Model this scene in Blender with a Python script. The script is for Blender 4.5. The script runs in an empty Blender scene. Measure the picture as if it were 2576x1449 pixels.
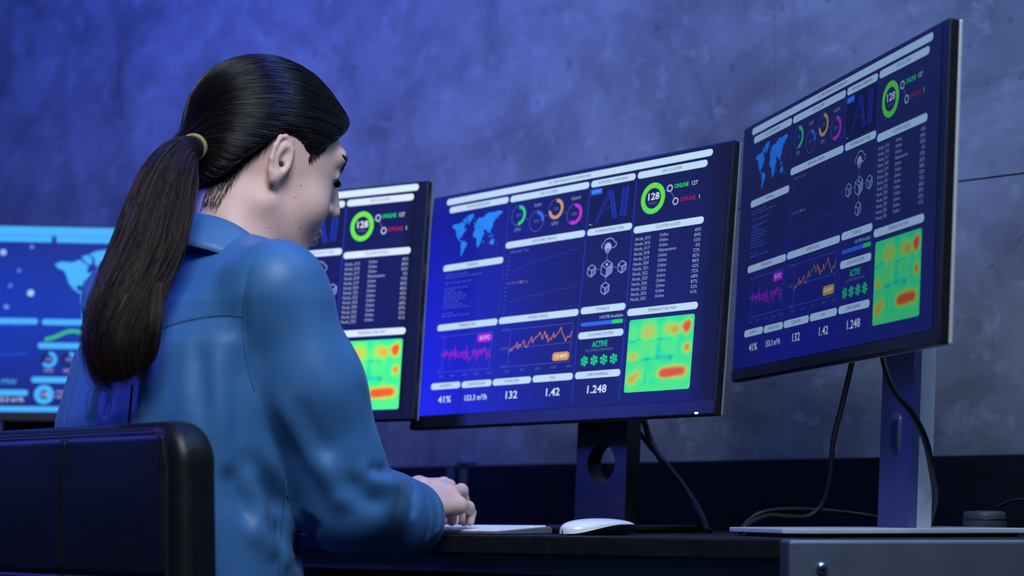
import bpy, bmesh, math, random
import numpy as np
from mathutils import Vector, Matrix
from mathutils.bvhtree import BVHTree

# ------------------------------------------------------------------ camera
SC = bpy.context.scene
COL = SC.collection
FPX, CX, CY, HOR = 4500.0, 1288.0, 724.5, 1280.0
PITCH = math.atan((HOR - CY) / FPX)
ZC = 0.80                                   # eye height of the photographer
cam_d = bpy.data.cameras.new('camera')
cam = bpy.data.objects.new('camera', cam_d)
COL.objects.link(cam)
cam.location = (0, 0, ZC)
cam.rotation_euler = (math.pi / 2 + PITCH, 0, 0)
cam_d.sensor_width = 36.0
cam_d.lens = 36.0 * FPX / 2576.0
cam_d.clip_start = 0.05
cam_d.dof.use_dof = True
cam_d.dof.focus_distance = 2.26
cam_d.dof.aperture_fstop = 3.3
SC.camera = cam

# ------------------------------------------------------------------ world, lights, exposure
SC.view_settings.view_transform = 'Standard'
SC.view_settings.look = 'None'
SC.view_settings.gamma = 1.0
SC.view_settings.use_curve_mapping = False
SC.view_settings.exposure = 0.0
SC.cycles.max_bounces = 5; SC.cycles.diffuse_bounces = 3; SC.cycles.glossy_bounces = 3; SC.cycles.transmission_bounces = 2
wd = bpy.data.worlds.new('world'); SC.world = wd; wd.use_nodes = True
wd.node_tree.nodes['Background'].inputs[0].default_value = (0.09, 0.17, 0.60, 1)
wd.node_tree.nodes['Background'].inputs[1].default_value = 0.16

def area_light(name, loc, target, size, color, power, size_y=None, spread=180):
    d = bpy.data.lights.new(name, 'AREA')
    d.shape = 'RECTANGLE'; d.size = size; d.size_y = size_y or size
    d.color = color; d.energy = power; d.spread = math.radians(spread)
    o = bpy.data.objects.new(name, d); COL.objects.link(o)
    o.location = loc
    o.rotation_euler = (Vector(target) - Vector(loc)).to_track_quat('-Z', 'Y').to_euler()
    return o
# cool white softbox high behind the camera; a blue LED strip and a shorter white one hang above the wall
TH = math.radians(40.0)
U_ = Vector((math.cos(TH), -math.sin(TH), 0)); W_ = Vector((math.sin(TH), math.cos(TH), 0))
def sd(s, d, z=0.0): return U_ * s + W_ * d + Vector((0, 0, z))     # room frame: s along the wall, d towards it
def strip(name, s, d, z, ts, td, tz, length, width, color, power):
    o = area_light(name, sd(s, d, z), sd(ts, td, tz), length, color, power, width)
    n = (sd(ts, td, tz) - sd(s, d, z)).normalized(); x = (U_ - n * U_.dot(n)).normalized(); y = (-n).cross(x)
    o.rotation_euler = Matrix((x, y, -n)).transposed().to_euler(); return o
area_light('key_softbox', (-0.05, 0.50, 2.60), (-0.35, 2.10, 1.0), 1.0, (0.78, 0.88, 1.0), 11.5, spread=78)
strip('blue_led_strip', -2.45, 1.80, 2.45, -2.35, 2.42, 1.25, 3.0, 0.2, (0.060, 0.13, 1.0), 25)
area_light('blue_wash', (-2.3, 2.55, 1.75), (-0.05, 3.1, 1.3), 0.7, (0.07, 0.11, 1.0), 13, spread=120)
strip('white_led_strip', -0.60, 1.85, 2.35, -0.85, 2.42, 1.25, 1.3, 0.2, (0.34, 0.60, 1.0), 12)

# ------------------------------------------------------------------ helpers
def px(x, y, D):
    """world point seen at photograph pixel (x, y) at forward distance D (metres along +Y)"""
    a, b = (x - CX) / FPX, -(y - CY) / FPX
    c, s = math.cos(PITCH), math.sin(PITCH)
    d = Vector((a, c - b * s, s + b * c))
    return d * (D / d.y) + Vector((0, 0, ZC))

def lin(c):
    return tuple(((v / 255) / 12.92 if v / 255 <= 0.04045 else ((v / 255 + 0.055) / 1.055) ** 2.4) for v in c)

def new_mat(name, color=(0.5, 0.5, 0.5), rough=0.5, metal=0.0, spec=0.5, emit=None, estr=0.0, **kw):
    m = bpy.data.materials.new(name); m.use_nodes = True
    b = m.node_tree.nodes['Principled BSDF']
    b.inputs['Base Color'].default_value = (*color, 1)
    b.inputs['Roughness'].default_value = rough
    b.inputs['Metallic'].default_value = metal
    b.inputs['Specular IOR Level'].default_value = spec
    if emit:
        b.inputs['Emission Color'].default_value = (*emit, 1)
        b.inputs['Emission Strength'].default_value = estr
    for k, v in kw.items():
        b.inputs[k.replace('_', ' ')].default_value = v
    return m

def nn(m, t, **kw):
    n = m.node_tree.nodes.new(t)
    for k, v in kw.items(): setattr(n, k, v)
    return n
def lk(m, a, b): m.node_tree.links.new(a, b)

def grain(m, c1, c2, scale=8.0, detail=6, bump=0.0, bscale=None, stretch=(1, 1, 1), bdist=0.002):
    """object-space noise mixing two colours on a material, with optional bump"""
    b = m.node_tree.nodes['Principled BSDF']
    tc = nn(m, 'ShaderNodeTexCoord'); mp = nn(m, 'ShaderNodeMapping'); mp.inputs['Scale'].default_value = stretch
    lk(m, tc.outputs['Object'], mp.inputs[0])
    n = nn(m, 'ShaderNodeTexNoise'); n.inputs['Scale'].default_value = scale; n.inputs['Detail'].default_value = detail
    lk(m, mp.outputs[0], n.inputs['Vector'])
    r = nn(m, 'ShaderNodeValToRGB')
    r.color_ramp.elements[0].position = 0.3; r.color_ramp.elements[1].position = 0.7
    r.color_ramp.elements[0].color = (*c1, 1); r.color_ramp.elements[1].color = (*c2, 1)
    lk(m, n.outputs['Fac'], r.inputs[0]); lk(m, r.outputs[0], b.inputs['Base Color'])
    if bump:
        n2 = nn(m, 'ShaderNodeTexNoise'); n2.inputs['Scale'].default_value = bscale or scale * 6; n2.inputs['Detail'].default_value = 4
        lk(m, mp.outputs[0], n2.inputs['Vector'])
        bp = nn(m, 'ShaderNodeBump'); bp.inputs['Strength'].default_value = bump; bp.inputs['Distance'].default_value = bdist
        lk(m, n2.outputs['Fac'], bp.inputs['Height']); lk(m, bp.outputs[0], b.inputs['Normal'])
    return m

def obj(name, me, mat, parent=None, smooth=False):
    if isinstance(me, bmesh.types.BMesh):
        bm = me; me = bpy.data.meshes.new(name); bm.to_mesh(me); bm.free()
    o = bpy.data.objects.new(name, me); COL.objects.link(o)
    if mat is not None and not len(me.materials): me.materials.append(mat)
    if smooth:
        me.polygons.foreach_set('use_smooth', np.ones(len(me.polygons), dtype=bool))
    if parent: o.parent = parent
    return o

def thing(name, label, cat, loc=(0, 0, 0), rotz=0, group=None):
    o = bpy.data.objects.new(name, None); COL.objects.link(o)
    o.location = loc; o.rotation_euler = (0, 0, rotz); o.empty_display_size = 0.05
    return tag(o, label, cat, group)
def tag(o, label, cat, group=None):
    o['label'] = label; o['category'] = cat
    if group: o['group'] = group
    return o
def struct(o, label, cat):
    o['kind'] = 'structure'; o['label'] = label; o['category'] = cat
    return o

def box_bm(x0, x1, y0, y1, z0, z1, bevel=0.0, seg=2, bm=None, mtx=None):
    own = bm is None
    b2 = bmesh.new()
    bmesh.ops.create_cube(b2, size=1.0)
    for v in b2.verts:
        v.co = Vector(((v.co.x + .5) * (x1 - x0) + x0, (v.co.y + .5) * (y1 - y0) + y0, (v.co.z + .5) * (z1 - z0) + z0))
    if bevel: bmesh.ops.bevel(b2, geom=b2.edges[:], offset=bevel, segments=seg, affect='EDGES', profile=0.5)
    if mtx is not None: b2.transform(mtx)
    if own: return b2
    me = bpy.data.meshes.new('t'); b2.to_mesh(me); b2.free(); bm.from_mesh(me); bpy.data.meshes.remove(me)
    return bm

def prism_bm(poly, y0, y1, axis='y', bevel=0.0, seg=2):
    """extrude a 2-D polygon; axis y: poly in XZ, axis z: poly in XY"""
    bm = bmesh.new()
    if axis == 'y': a = [bm.verts.new((p[0], y0, p[1])) for p in poly]
    else: a = [bm.verts.new((p[0], p[1], y0)) for p in poly]
    f = bm.faces.new(a)
    r = bmesh.ops.extrude_face_region(bm, geom=[f])
    vs = [g for g in r['geom'] if isinstance(g, bmesh.types.BMVert)]
    bmesh.ops.translate(bm, verts=vs, vec=(0, y1 - y0, 0) if axis == 'y' else (0, 0, y1 - y0))
    bmesh.ops.recalc_face_normals(bm, faces=bm.faces[:])
    if bevel: bmesh.ops.bevel(bm, geom=bm.edges[:], offset=bevel, segments=seg, affect='EDGES', profile=0.5)
    return bm

def catmull(pts, n=10):
    P = [Vector(p) for p in pts]
    P = [P[0] * 2 - P[1]] + P + [P[-1] * 2 - P[-2]]
    out = []
    for i in range(1, len(P) - 2):
        for k in range(n):
            t = k / n
            a, b, c, d = P[i - 1], P[i], P[i + 1], P[i + 2]
            out.append(0.5 * ((2 * b) + (c - a) * t + (2 * a - 5 * b + 4 * c - d) * t * t + (3 * b - a - 3 * c + d) * t ** 3))
    out.append(P[-2].copy())
    return out

def tube_mesh(name, paths, radii, sides=8, cap=True):
    """paths: list of point lists (arrays n x 3); radii: scalar or per-point list, per path"""
    V, Fc, off = [], [], 0
    ang = np.arange(sides) * 2 * math.pi / sides
    for pth, rad in zip(paths, radii):
        P = np.asarray([tuple(p) for p in pth], dtype=float); n = len(P)
        T = np.gradient(P, axis=0); T /= np.linalg.norm(T, axis=1)[:, None] + 1e-12
        ref = np.array([0, 0, 1.0]) if abs(T[0, 2]) < 0.9 else np.array([1.0, 0, 0])
        N = np.zeros_like(P); nv = np.cross(T[0], ref); nv /= np.linalg.norm(nv)
        for i in range(n):
            nv = nv - T[i] * np.dot(nv, T[i]); nv /= np.linalg.norm(nv) + 1e-12; N[i] = nv
        B = np.cross(T, N)
        R = np.broadcast_to(np.asarray(rad, dtype=float), (n,))
        ring = P[:, None, :] + R[:, None, None] * (N[:, None, :] * np.cos(ang)[None, :, None] + B[:, None, :] * np.sin(ang)[None, :, None])
        V.append(ring.reshape(-1, 3))
        for i in range(n - 1):
            for k in range(sides):
                a = off + i * sides + k; b = off + i * sides + (k + 1) % sides
                Fc.append((a, b, b + sides, a + sides))
        if cap:
            Fc.append(tuple(off + k for k in range(sides))[::-1])
            Fc.append(tuple(off + (n - 1) * sides + k for k in range(sides)))
        off += n * sides
    me = bpy.data.meshes.new(name)
    me.from_pydata(np.concatenate(V).tolist(), [], Fc); me.update()
    return me

# ------------------------------------------------------------------ room frame
# the wall and the long desk run along U_; W_ points from the camera side into the wall
ROOM = Matrix.Translation((0, 0, 0)) @ Matrix.Rotation(-TH, 4, 'Z')     # local x = s, local y = d
ZD = ZC - 0.0335                                  # desk top height
D_WALL = 2.42

# materials of the setting
m_wall = new_mat('concrete_plaster', rough=0.62, spec=0.35)
def build_wall_mat(m):
    b = m.node_tree.nodes['Principled BSDF']
    tc = nn(m, 'ShaderNodeTexCoord')
    def noise(sc, det, rgh=0.55, dist=0.0):
        n = nn(m, 'ShaderNodeTexNoise'); n.inputs['Scale'].default_value = sc; n.inputs['Detail'].default_value = det
        n.inputs['Roughness'].default_value = rgh; n.inputs['Distortion'].default_value = dist
        lk(m, tc.outputs['Object'], n.inputs['Vector']); return n
    def ramp(src, p0, c0, p1, c1):
        r = nn(m, 'ShaderNodeValToRGB'); e = r.color_ramp.elements
        e[0].position, e[1].position = p0, p1; e[0].color = (c0, c0, c0, 1); e[1].color = (c1, c1, c1, 1)
        lk(m, src, r.inputs[0]); return r
    def mix(mode, fac, a, c):
        x = nn(m, 'ShaderNodeMix', data_type='RGBA', blend_type=mode)
        if isinstance(fac, float): x.inputs[0].default_value = fac
        else: lk(m, fac, x.inputs[0])
        for v, i in ((a, 6), (c, 7)):
            if isinstance(v, tuple): x.inputs[i].default_value = v
            else: lk(m, v, x.inputs[i])
        return x.outputs[2]
    big = ramp(noise(1.5, 5, 0.55, 0.8).outputs['Fac'], 0.30, 0.145, 0.70, 0.26)
    mid = ramp(noise(6.5, 8, 0.62, 0.5).outputs['Fac'], 0.32, 0.62, 0.70, 1.28)
    c = mix('MULTIPLY', 1.0, big.outputs[0], mid.outputs[0])
    pale = ramp(noise(19, 4, 0.6, 0.35).outputs['Fac'], 0.55, 0.0, 0.73, 0.55)
    c = mix('MIX', pale.outputs[0], c, (0.38, 0.38, 0.40, 1))
    pit = ramp(noise(34, 2, 0.5, 0.2).outputs['Fac'], 0.27, 0.45, 0.32, 0.0)
    c = mix('MIX', pit.outputs[0], c, (0.07, 0.07, 0.075, 1))
    # long hairline cracks: edges of big distorted cells
    dn = noise(2.6, 4); vm = nn(m, 'ShaderNodeVectorMath', operation='MULTIPLY_ADD')
    vm.inputs[1].default_value = (0.28, 0.28, 0.28); lk(m, dn.outputs['Color'], vm.inputs[0]); lk(m, tc.outputs['Object'], vm.inputs[2])
    vo = nn(m, 'ShaderNodeTexVoronoi', feature='DISTANCE_TO_EDGE'); vo.inputs['Scale'].default_value = 0.9
    lk(m, vm.outputs[0], vo.inputs['Vector'])
    cr = ramp(vo.outputs['Distance'], 0.0, 1.0, 0.0045, 0.0)
    br = ramp(noise(3.1, 2).outputs['Fac'], 0.50, 0.0, 0.66, 0.55)
    crk = mix('MULTIPLY', 1.0, cr.outputs[0], br.outputs[0])
    c = mix('MIX', crk, c, (0.05, 0.05, 0.055, 1))
    # cloudy trowel patches: cell-wise tone
    v2 = nn(m, 'ShaderNodeTexVoronoi', feature='F1'); v2.inputs['Scale'].default_value = 1.3
    lk(m, vm.outputs[0], v2.inputs['Vector'])
    sp = nn(m, 'ShaderNodeSeparateColor'); lk(m, v2.outputs['Color'], sp.inputs[0])
    pt = ramp(sp.outputs[0], 0.0, 0.82, 1.0, 1.10)
    c = mix('MULTIPLY', 1.0, c, pt.outputs[0])
    tint = mix('MULTIPLY', 1.0, c, (0.90, 0.95, 1.0, 1))
    lk(m, tint, b.inputs['Base Color'])
    bp = nn(m, 'ShaderNodeBump'); bp.inputs['Strength'].default_value = 0.35; bp.inputs['Distance'].default_value = 0.006
    lk(m, noise(9, 9, 0.65).outputs['Fac'], bp.inputs['Height']); lk(m, bp.outputs[0], b.inputs['Normal'])
build_wall_mat(m_wall)
m_joint = new_mat('joint_filler', (0.03, 0.03, 0.035), 0.9)
m_floor = grain(new_mat('dark_carpet', rough=0.95), (0.012, 0.013, 0.02), (0.03, 0.032, 0.045), 120, bump=0.4)
m_black_board = grain(new_mat('black_laminate_board', rough=0.7, spec=0.15), (0.004, 0.004, 0.006), (0.008, 0.008, 0.012), 30)
m_desk = grain(new_mat('black_desktop', rough=0.45, spec=0.3), (0.006, 0.006, 0.008), (0.012, 0.012, 0.015), 60, bump=0.1, bscale=400, bdist=0.0005)
m_rail = grain(new_mat('grey_powder_coated_steel', rough=0.5, metal=0.2), (0.17, 0.19, 0.23), (0.22, 0.24, 0.28), 20, bump=0.1, bscale=500, bdist=0.0005)
m_steel = grain(new_mat('brushed_steel', rough=0.42, metal=0.6), (0.14, 0.17, 0.225), (0.18, 0.21, 0.27), 25, bump=0.08, bscale=300, bdist=0.0004)
m_chrome = new_mat('chrome', (0.75, 0.77, 0.8), 0.12, 1.0)

# floor, wall core with concrete panels set proud of the joints, black backboard
struct(obj('floor', box_bm(-6, 5, -3, 2.6, -0.06, 0, mtx=ROOM), m_floor), 'dark carpet floor under the desks', 'floor')
wl = obj('wall_back', box_bm(-6, 3, D_WALL + 0.006, D_WALL + 0.16, 0, 3.0), m_joint)
wl.matrix_world = ROOM
struct(wl, 'blue-lit concrete wall behind the monitors', 'wall')
zj = px(2490, 461, 2.62).z
# one vertical joint is seen faintly above the monitor that stands apart; panels are 1.2 m wide
def s_at(xp):
    a = (xp - CX) / FPX; t = D_WALL / (a * W_.x + W_.y); p = Vector((a * t, t, 0)); return p.dot(U_)
s0 = s_at(1965)
cuts = [s0 + k * 1.2 for k in range(-4, 4)]
for za, zb in ((0.0, zj - 0.0013), (zj + 0.0013, 3.0)):
    for a, b in zip(cuts[:-1], cuts[1:]):
        p = obj('panel', box_bm(a + 0.0004, b - 0.0004, D_WALL, D_WALL + 0.012, za, zb), m_wall, wl)
bb = obj('trim_1', box_bm(-6, 3, D_WALL - 0.02, D_WALL - 0.0005, 0, ZC + 0.0765, 0.002), m_black_board)
bb.matrix_world = ROOM
struct(bb, 'black lower wall board running behind the desks', 'wall board')
# ------------------------------------------------------------------ desks
main_desk = thing('long_desk', 'long black desk along the wall carrying the row of monitors', 'desk', sd(-2.2, 2.08, 0), -TH)
DK = lambda s: s + 2.2
dl = lambda d: d - 2.08
obj('desktop', box_bm(DK(-4.2), DK(-1.068), dl(1.75), dl(2.395), ZD - 0.024, ZD, 0.0025), m_desk, main_desk)
rail_o = obj('front_rail', box_bm(DK(-1.93), DK(-1.075), dl(1.79), dl(1.83), ZD - 0.050, ZD - 0.0245, 0.002), m_rail, main_desk)
obj('bolt', tube_mesh('bolt', [[(DK(-1.44), dl(1.81), ZD - 0.056), (DK(-1.44), dl(1.81), ZD - 0.05)]], [0.006], 12), m_steel, rail_o)
obj('cable_tray', box_bm(DK(-4.0), DK(-1.3), dl(2.28), dl(2.36), ZD - 0.09, ZD - 0.05, 0.004), m_black_board, main_desk)
for s, d in ((-4.1, 1.86), (-4.1, 2.33), (-1.955, 1.86), (-1.955, 2.33), (-1.2, 2.33)):
    obj('leg', box_bm(DK(s) - 0.02, DK(s) + 0.02, dl(d) - 0.02, dl(d) + 0.02, 0.0, ZD - 0.024, 0.003), m_rail, main_desk)

side_desk = thing('side_desk', 'steel-framed side desk in front of the wall with a bolted front beam', 'desk', px(2280, 1345, 2.2).xy.to_3d(), 0)
so = side_desk.location
xa = px(1978, 1348, 2.0).x
def rel(p): return (p[0] - so.x, p[1] - so.y)
far = lambda x: (D_WALL - 0.025 - x * W_.x) / W_.y
q = [(xa + 0.012, 2.015), (1.25, 1.965), (1.25, far(1.25)), (xa + 0.27, 2.345)]
obj('desktop', prism_bm([rel(p) for p in q], ZD - 0.024, ZD, 'z', 0.002), m_desk, side_desk)
bm_ = Matrix.Translation((xa - so.x, 1.985 - so.y, 0)) @ Matrix.Rotation(math.radians(3.0), 4, 'Z')
beam = obj('front_beam', box_bm(0, 0.95, 0, 0.055, ZD - 0.075, ZD - 0.0005, 0.004, 3, mtx=bm_), m_steel, side_desk)
bp_ = bm_ @ Vector((0.036, 0, ZD - 0.031))
obj('bolt_head', tube_mesh('bolt_head', [[bp_ + Vector((0, 0.001, 0)), bp_ + Vector((0, -0.004, 0)), bp_ + Vector((0, -0.0055, 0))]], [[0.0062, 0.0062, 0.0035]], 14), m_chrome, beam, True)
for lx, ly in ((0.04, 0.03), (0.90, 0.03)):
    p = bm_ @ Vector((lx, ly, 0))
    obj('leg', box_bm(p.x - 0.022, p.x + 0.022, p.y - 0.02, p.y + 0.02, 0, ZD - 0.075, 0.003), m_steel, side_desk)

# ------------------------------------------------------------------ dashboard graphics (flat print on the screens)
class Dash:
    def __init__(s, W, H): s.V, s.F, s.C, s.W, s.H = [], [], [], W, H
    def pt(s, u, v, layer): return ((u - .5) * s.W, -0.00012 * layer, (.5 - v) * s.H)
    def poly(s, pts, col, layer=1):
        n = len(s.V); s.V += [s.pt(u, v, layer) for u, v in pts]
        s.F.append(tuple(range(n, n + len(pts)))[::-1]); s.C.append(col)
    def rect(s, u0, v0, u1, v1, col, layer=1): s.poly([(u0, v0), (u1, v0), (u1, v1), (u0, v1)], col, layer)
    def pill(s, u0, v0, u1, v1, col, layer=1, r=None, n=5):
        asp = s.W / s.H
        rv = r if r is not None else (v1 - v0) / 2
        ru = rv / asp; P = []
        for cu, cv, a0 in ((u1 - ru, v0 + rv, -90), (u1 - ru, v1 - rv, 0), (u0 + ru, v1 - rv, 90), (u0 + ru, v0 + rv, 180)):
            for k in range(n + 1):
                a = math.radians(a0 + 90 * k / n); P.append((cu + ru * math.cos(a), cv + rv * math.sin(a)))
        s.poly(P, col, layer)
    def arc(s, cu, cv, r0, r1, a0, a1, col, layer=1, n=None):
        asp = s.W / s.H; n = n or max(6, int(abs(a1 - a0) / 9))
        for k in range(n):
            t0, t1 = (math.radians(a0 + (a1 - a0) * q / n - 90) for q in (k, k + 1))
            s.poly([(cu + r0 * math.cos(t0) / asp, cv + r0 * math.sin(t0)), (cu + r1 * math.cos(t0) / asp, cv + r1 * math.sin(t0)),
                    (cu + r1 * math.cos(t1) / asp, cv + r1 * math.sin(t1)), (cu + r0 * math.cos(t1) / asp, cv + r0 * math.sin(t1))], col, layer)
    def disc(s, cu, cv, r, col, layer=1, n=20):
        asp = s.W / s.H
        s.poly([(cu + r * math.cos(2 * math.pi * k / n) / asp, cv + r * math.sin(2 * math.pi * k / n)) for k in range(n)], col, layer)
    def line(s, pts, w, col, layer=1):
        asp = s.W / s.H
        for (a, b), (c, d) in zip(pts[:-1], pts[1:]):
            dx, dy = (c - a) * asp, d - b; L = math.hypot(dx, dy) + 1e-9; nx, ny = -dy / L * w / 2, dx / L * w / 2
            s.poly([(a + nx / asp, b + ny), (c + nx / asp, d + ny), (c - nx / asp, d - ny), (a - nx / asp, b - ny)], col, layer)
    def text(s, t, u, v, h, col, layer=3, align='CENTER', bold=False, sx=1.0, fit=None):
        cu = bpy.data.curves.new('t', 'FONT'); cu.body = t; cu.size = 1.0; cu.align_x = align; cu.align_y = 'CENTER'; cu.resolution_u = 2
        if bold: cu.offset = 0.018
        o = bpy.data.objects.new('t', cu); COL.objects.link(o)
        dg = bpy.context.evaluated_depsgraph_get(); me = bpy.data.meshes.new_from_object(o.evaluated_get(dg))
        n = len(s.V); k = h * s.H / 0.72
        bx_, _, bz_ = s.pt(u, v, layer)
        if fit: xs = [w.co.x for w in me.vertices]; sx = fit * s.W / ((max(xs) - min(xs)) * k)
        for w in me.vertices: s.V.append((bx_ + w.co.x * k * sx, -0.00012 * layer, bz_ + w.co.y * k))
        for p in me.polygons: s.F.append(tuple(n + i for i in p.vertices)); s.C.append(col)
        bpy.data.objects.remove(o); bpy.data.curves.remove(cu); bpy.data.meshes.remove(me)
    def mesh(s, name):
        me = bpy.data.meshes.new(name); me.from_pydata(s.V, [], s.F); me.update()
        ca = me.color_attributes.new('Col', 'FLOAT_COLOR', 'CORNER')
        arr = np.ones((len(me.loops), 4), dtype=np.float32); i = 0
        for f, c in zip(s.F, s.C):
            if isinstance(c, list): arr[i:i + len(f), :3] = c
            else: arr[i:i + len(f), :3] = c
            i += len(f)
        ca.data.foreach_set('color', arr.ravel()); return me

PILL = lin((214, 232, 250)); INK = lin((40, 60, 110)); WHT = lin((225, 235, 250)); GREY = lin((110, 120, 175))
GRN = lin((20, 225, 105)); BLU = lin((50, 105, 245)); AMB = lin((225, 165, 55)); MAG = lin((220, 25, 225)); DIM = lin((78, 90, 195))
MAPS = [  # rough continents in a unit frame, y down
 [(.00,.24),(.05,.20),(.14,.21),(.20,.17),(.24,.22),(.27,.26),(.255,.33),(.28,.37),(.31,.33),(.30,.38),(.26,.44),(.235,.48),(.225,.55),(.21,.53),(.175,.55),(.185,.60),(.215,.62),(.235,.655),(.20,.645),(.15,.58),(.115,.50),(.10,.41),(.075,.33),(.03,.30)],
 [(.27,.09),(.33,.04),(.41,.02),(.43,.06),(.40,.16),(.36,.21),(.34,.28),(.32,.22),(.315,.14)],
 [(.21,.12),(.27,.10),(.30,.17),(.29,.24),(.255,.22),(.23,.17)],
 [(.235,.645),(.28,.64),(.34,.70),(.335,.78),(.30,.84),(.27,.93),(.245,1.00),(.232,.98),(.235,.84),(.215,.72)],
 [(.475,.40),(.52,.36),(.58,.37),(.62,.40),(.66,.52),(.685,.51),(.64,.62),(.62,.74),(.575,.84),(.55,.84),(.53,.70),(.525,.62),(.47,.60),(.445,.52)],
 [(.455,.37),(.46,.29),(.50,.27),(.49,.20),(.55,.14),(.60,.17),(.66,.11),(.72,.06),(.80,.08),(.92,.06),(1.00,.09),(.97,.15),(.92,.17),(.90,.25),(.87,.20),(.855,.28),(.83,.33),(.825,.42),(.79,.47),(.80,.55),(.775,.56),(.755,.49),(.735,.55),(.72,.48),(.685,.44),(.66,.47),(.62,.42),(.60,.37),(.57,.38),(.555,.34),(.52,.37)],
 [(.775,.60),(.80,.63),(.79,.66),(.77,.64)], [(.82,.58),(.845,.61),(.84,.65),(.815,.64)],
 [(.79,.76),(.83,.70),(.865,.69),(.885,.76),(.88,.84),(.85,.83),(.80,.82)], [(.93,.84),(.945,.86),(.925,.89)], [(.455,.22),(.475,.24),(.465,.29),(.45,.28)], [(.44,.13),(.465,.14),(.455,.17)], [(.665,.70),(.68,.71),(.67,.77),(.655,.76)]]

def heat(s, u0, v0, u1, v1, layer):
    nx, ny = 72, 66
    bl = [(.06,.22,.07,.14,.25),(.27,.18,.10,.16,.55),(.40,.18,.07,.16,.35),(.62,.17,.10,.12,.5),(.74,.18,.07,.09,.62),(.90,.17,.055,.09,1.25),(.87,.14,.06,.06,.5),(.94,.10,.04,.06,.5),
          (.09,.52,.08,.09,.52),(.22,.50,.07,.09,.22),(.40,.46,.06,.13,.18),(.58,.38,.05,.10,.15),(.92,.44,.06,.07,.85),(.72,.45,.06,.12,.15),
          (.10,.83,.09,.09,.52),(.20,.76,.08,.07,.42),(.58,.76,.07,.065,.95),(.70,.755,.09,.07,1.15),(.85,.755,.09,.07,1.2),(.66,.79,.14,.05,.5)]
    cold = [(.06,.305,.06,.018,.5),(.18,.28,.05,.02,.45),(.33,.315,.10,.014,.3),(.55,.30,.14,.015,.42),(.8,.27,.1,.014,.2),(.10,.60,.09,.014,.4),(.30,.565,.09,.02,.55),(.52,.55,.12,.03,.3),(.68,.56,.04,.03,.6),(.48,.44,.025,.11,.22),
            (.31,.80,.016,.07,.42),(.30,.90,.03,.02,.2),(.42,.88,.03,.02,.2),(.6,.87,.1,.012,.2),(.5,.30,.012,.02,.2),(.16,.1,.008,.12,.15),(.46,.1,.008,.12,.15),(.32,.2,.006,.1,.12),(.64,.2,.006,.1,.12),(.8,.2,.006,.1,.12)]
    st = [(-.75, lin((25, 90, 205))), (-.35, lin((20, 175, 190))), (0.0, lin((45, 240, 150))), (.28, lin((120, 245, 110))), (.5, lin((215, 205, 60))), (.8, lin((240, 150, 30))), (1.15, lin((235, 92, 22)))]
    def cmap(t):
        for (a, ca), (b, cb) in zip(st[:-1], st[1:]):
            if t <= b:
                k = max(0, min(1, (t - a) / (b - a))); return tuple(x + (y - x) * k for x, y in zip(ca, cb))
        return st[-1][1]
    def val(x, y):
        t = 0.16 * (y - 0.35) + 0.04 * math.sin(x * 23) * math.sin(y * 17)
        for a, b, ra, rb, h in bl: t += h * math.exp(-((x - a) / ra) ** 2 - ((y - b) / rb) ** 2)
        for a, b, ra, rb, h in cold: t -= .72 * h * math.exp(-((x - a) / ra) ** 2 - ((y - b) / rb) ** 2)
        return t
    n0 = len(s.V); cols = {}
    for j in range(ny + 1):
        for i in range(nx + 1):
            s.V.append(s.pt(u0 + (u1 - u0) * i / nx, v0 + (v1 - v0) * j / ny, layer)); cols[(i, j)] = cmap(val(i / nx, j / ny))
    for j in range(ny):
        for i in range(nx):
            if (i in (0, nx - 1)) and (j in (0, ny - 1)): continue       # rounded corners
            a = n0 + j * (nx + 1) + i
            s.F.append((a + nx + 1, a + nx + 2, a + 1, a)); s.C.append([cols[(i, j + 1)], cols[(i + 1, j + 1)], cols[(i + 1, j)], cols[(i, j)]])

def cloud_cube(s, cu, cv, r, col, face):
    asp = s.W / s.H; P = [(cu + r * math.sin(math.radians(60 * k)) / asp, cv - r * math.cos(math.radians(60 * k))) for k in range(6)]
    s.poly([(cu, cv), P[1], P[2], P[3]], face, 2)
    s.line(P + [P[0]], 0.0028, col, 3); s.line([P[5], (cu, cv), P[3]], 0.0028, col, 3); s.line([(cu, cv), P[1]], 0.0028, col, 3)

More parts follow.
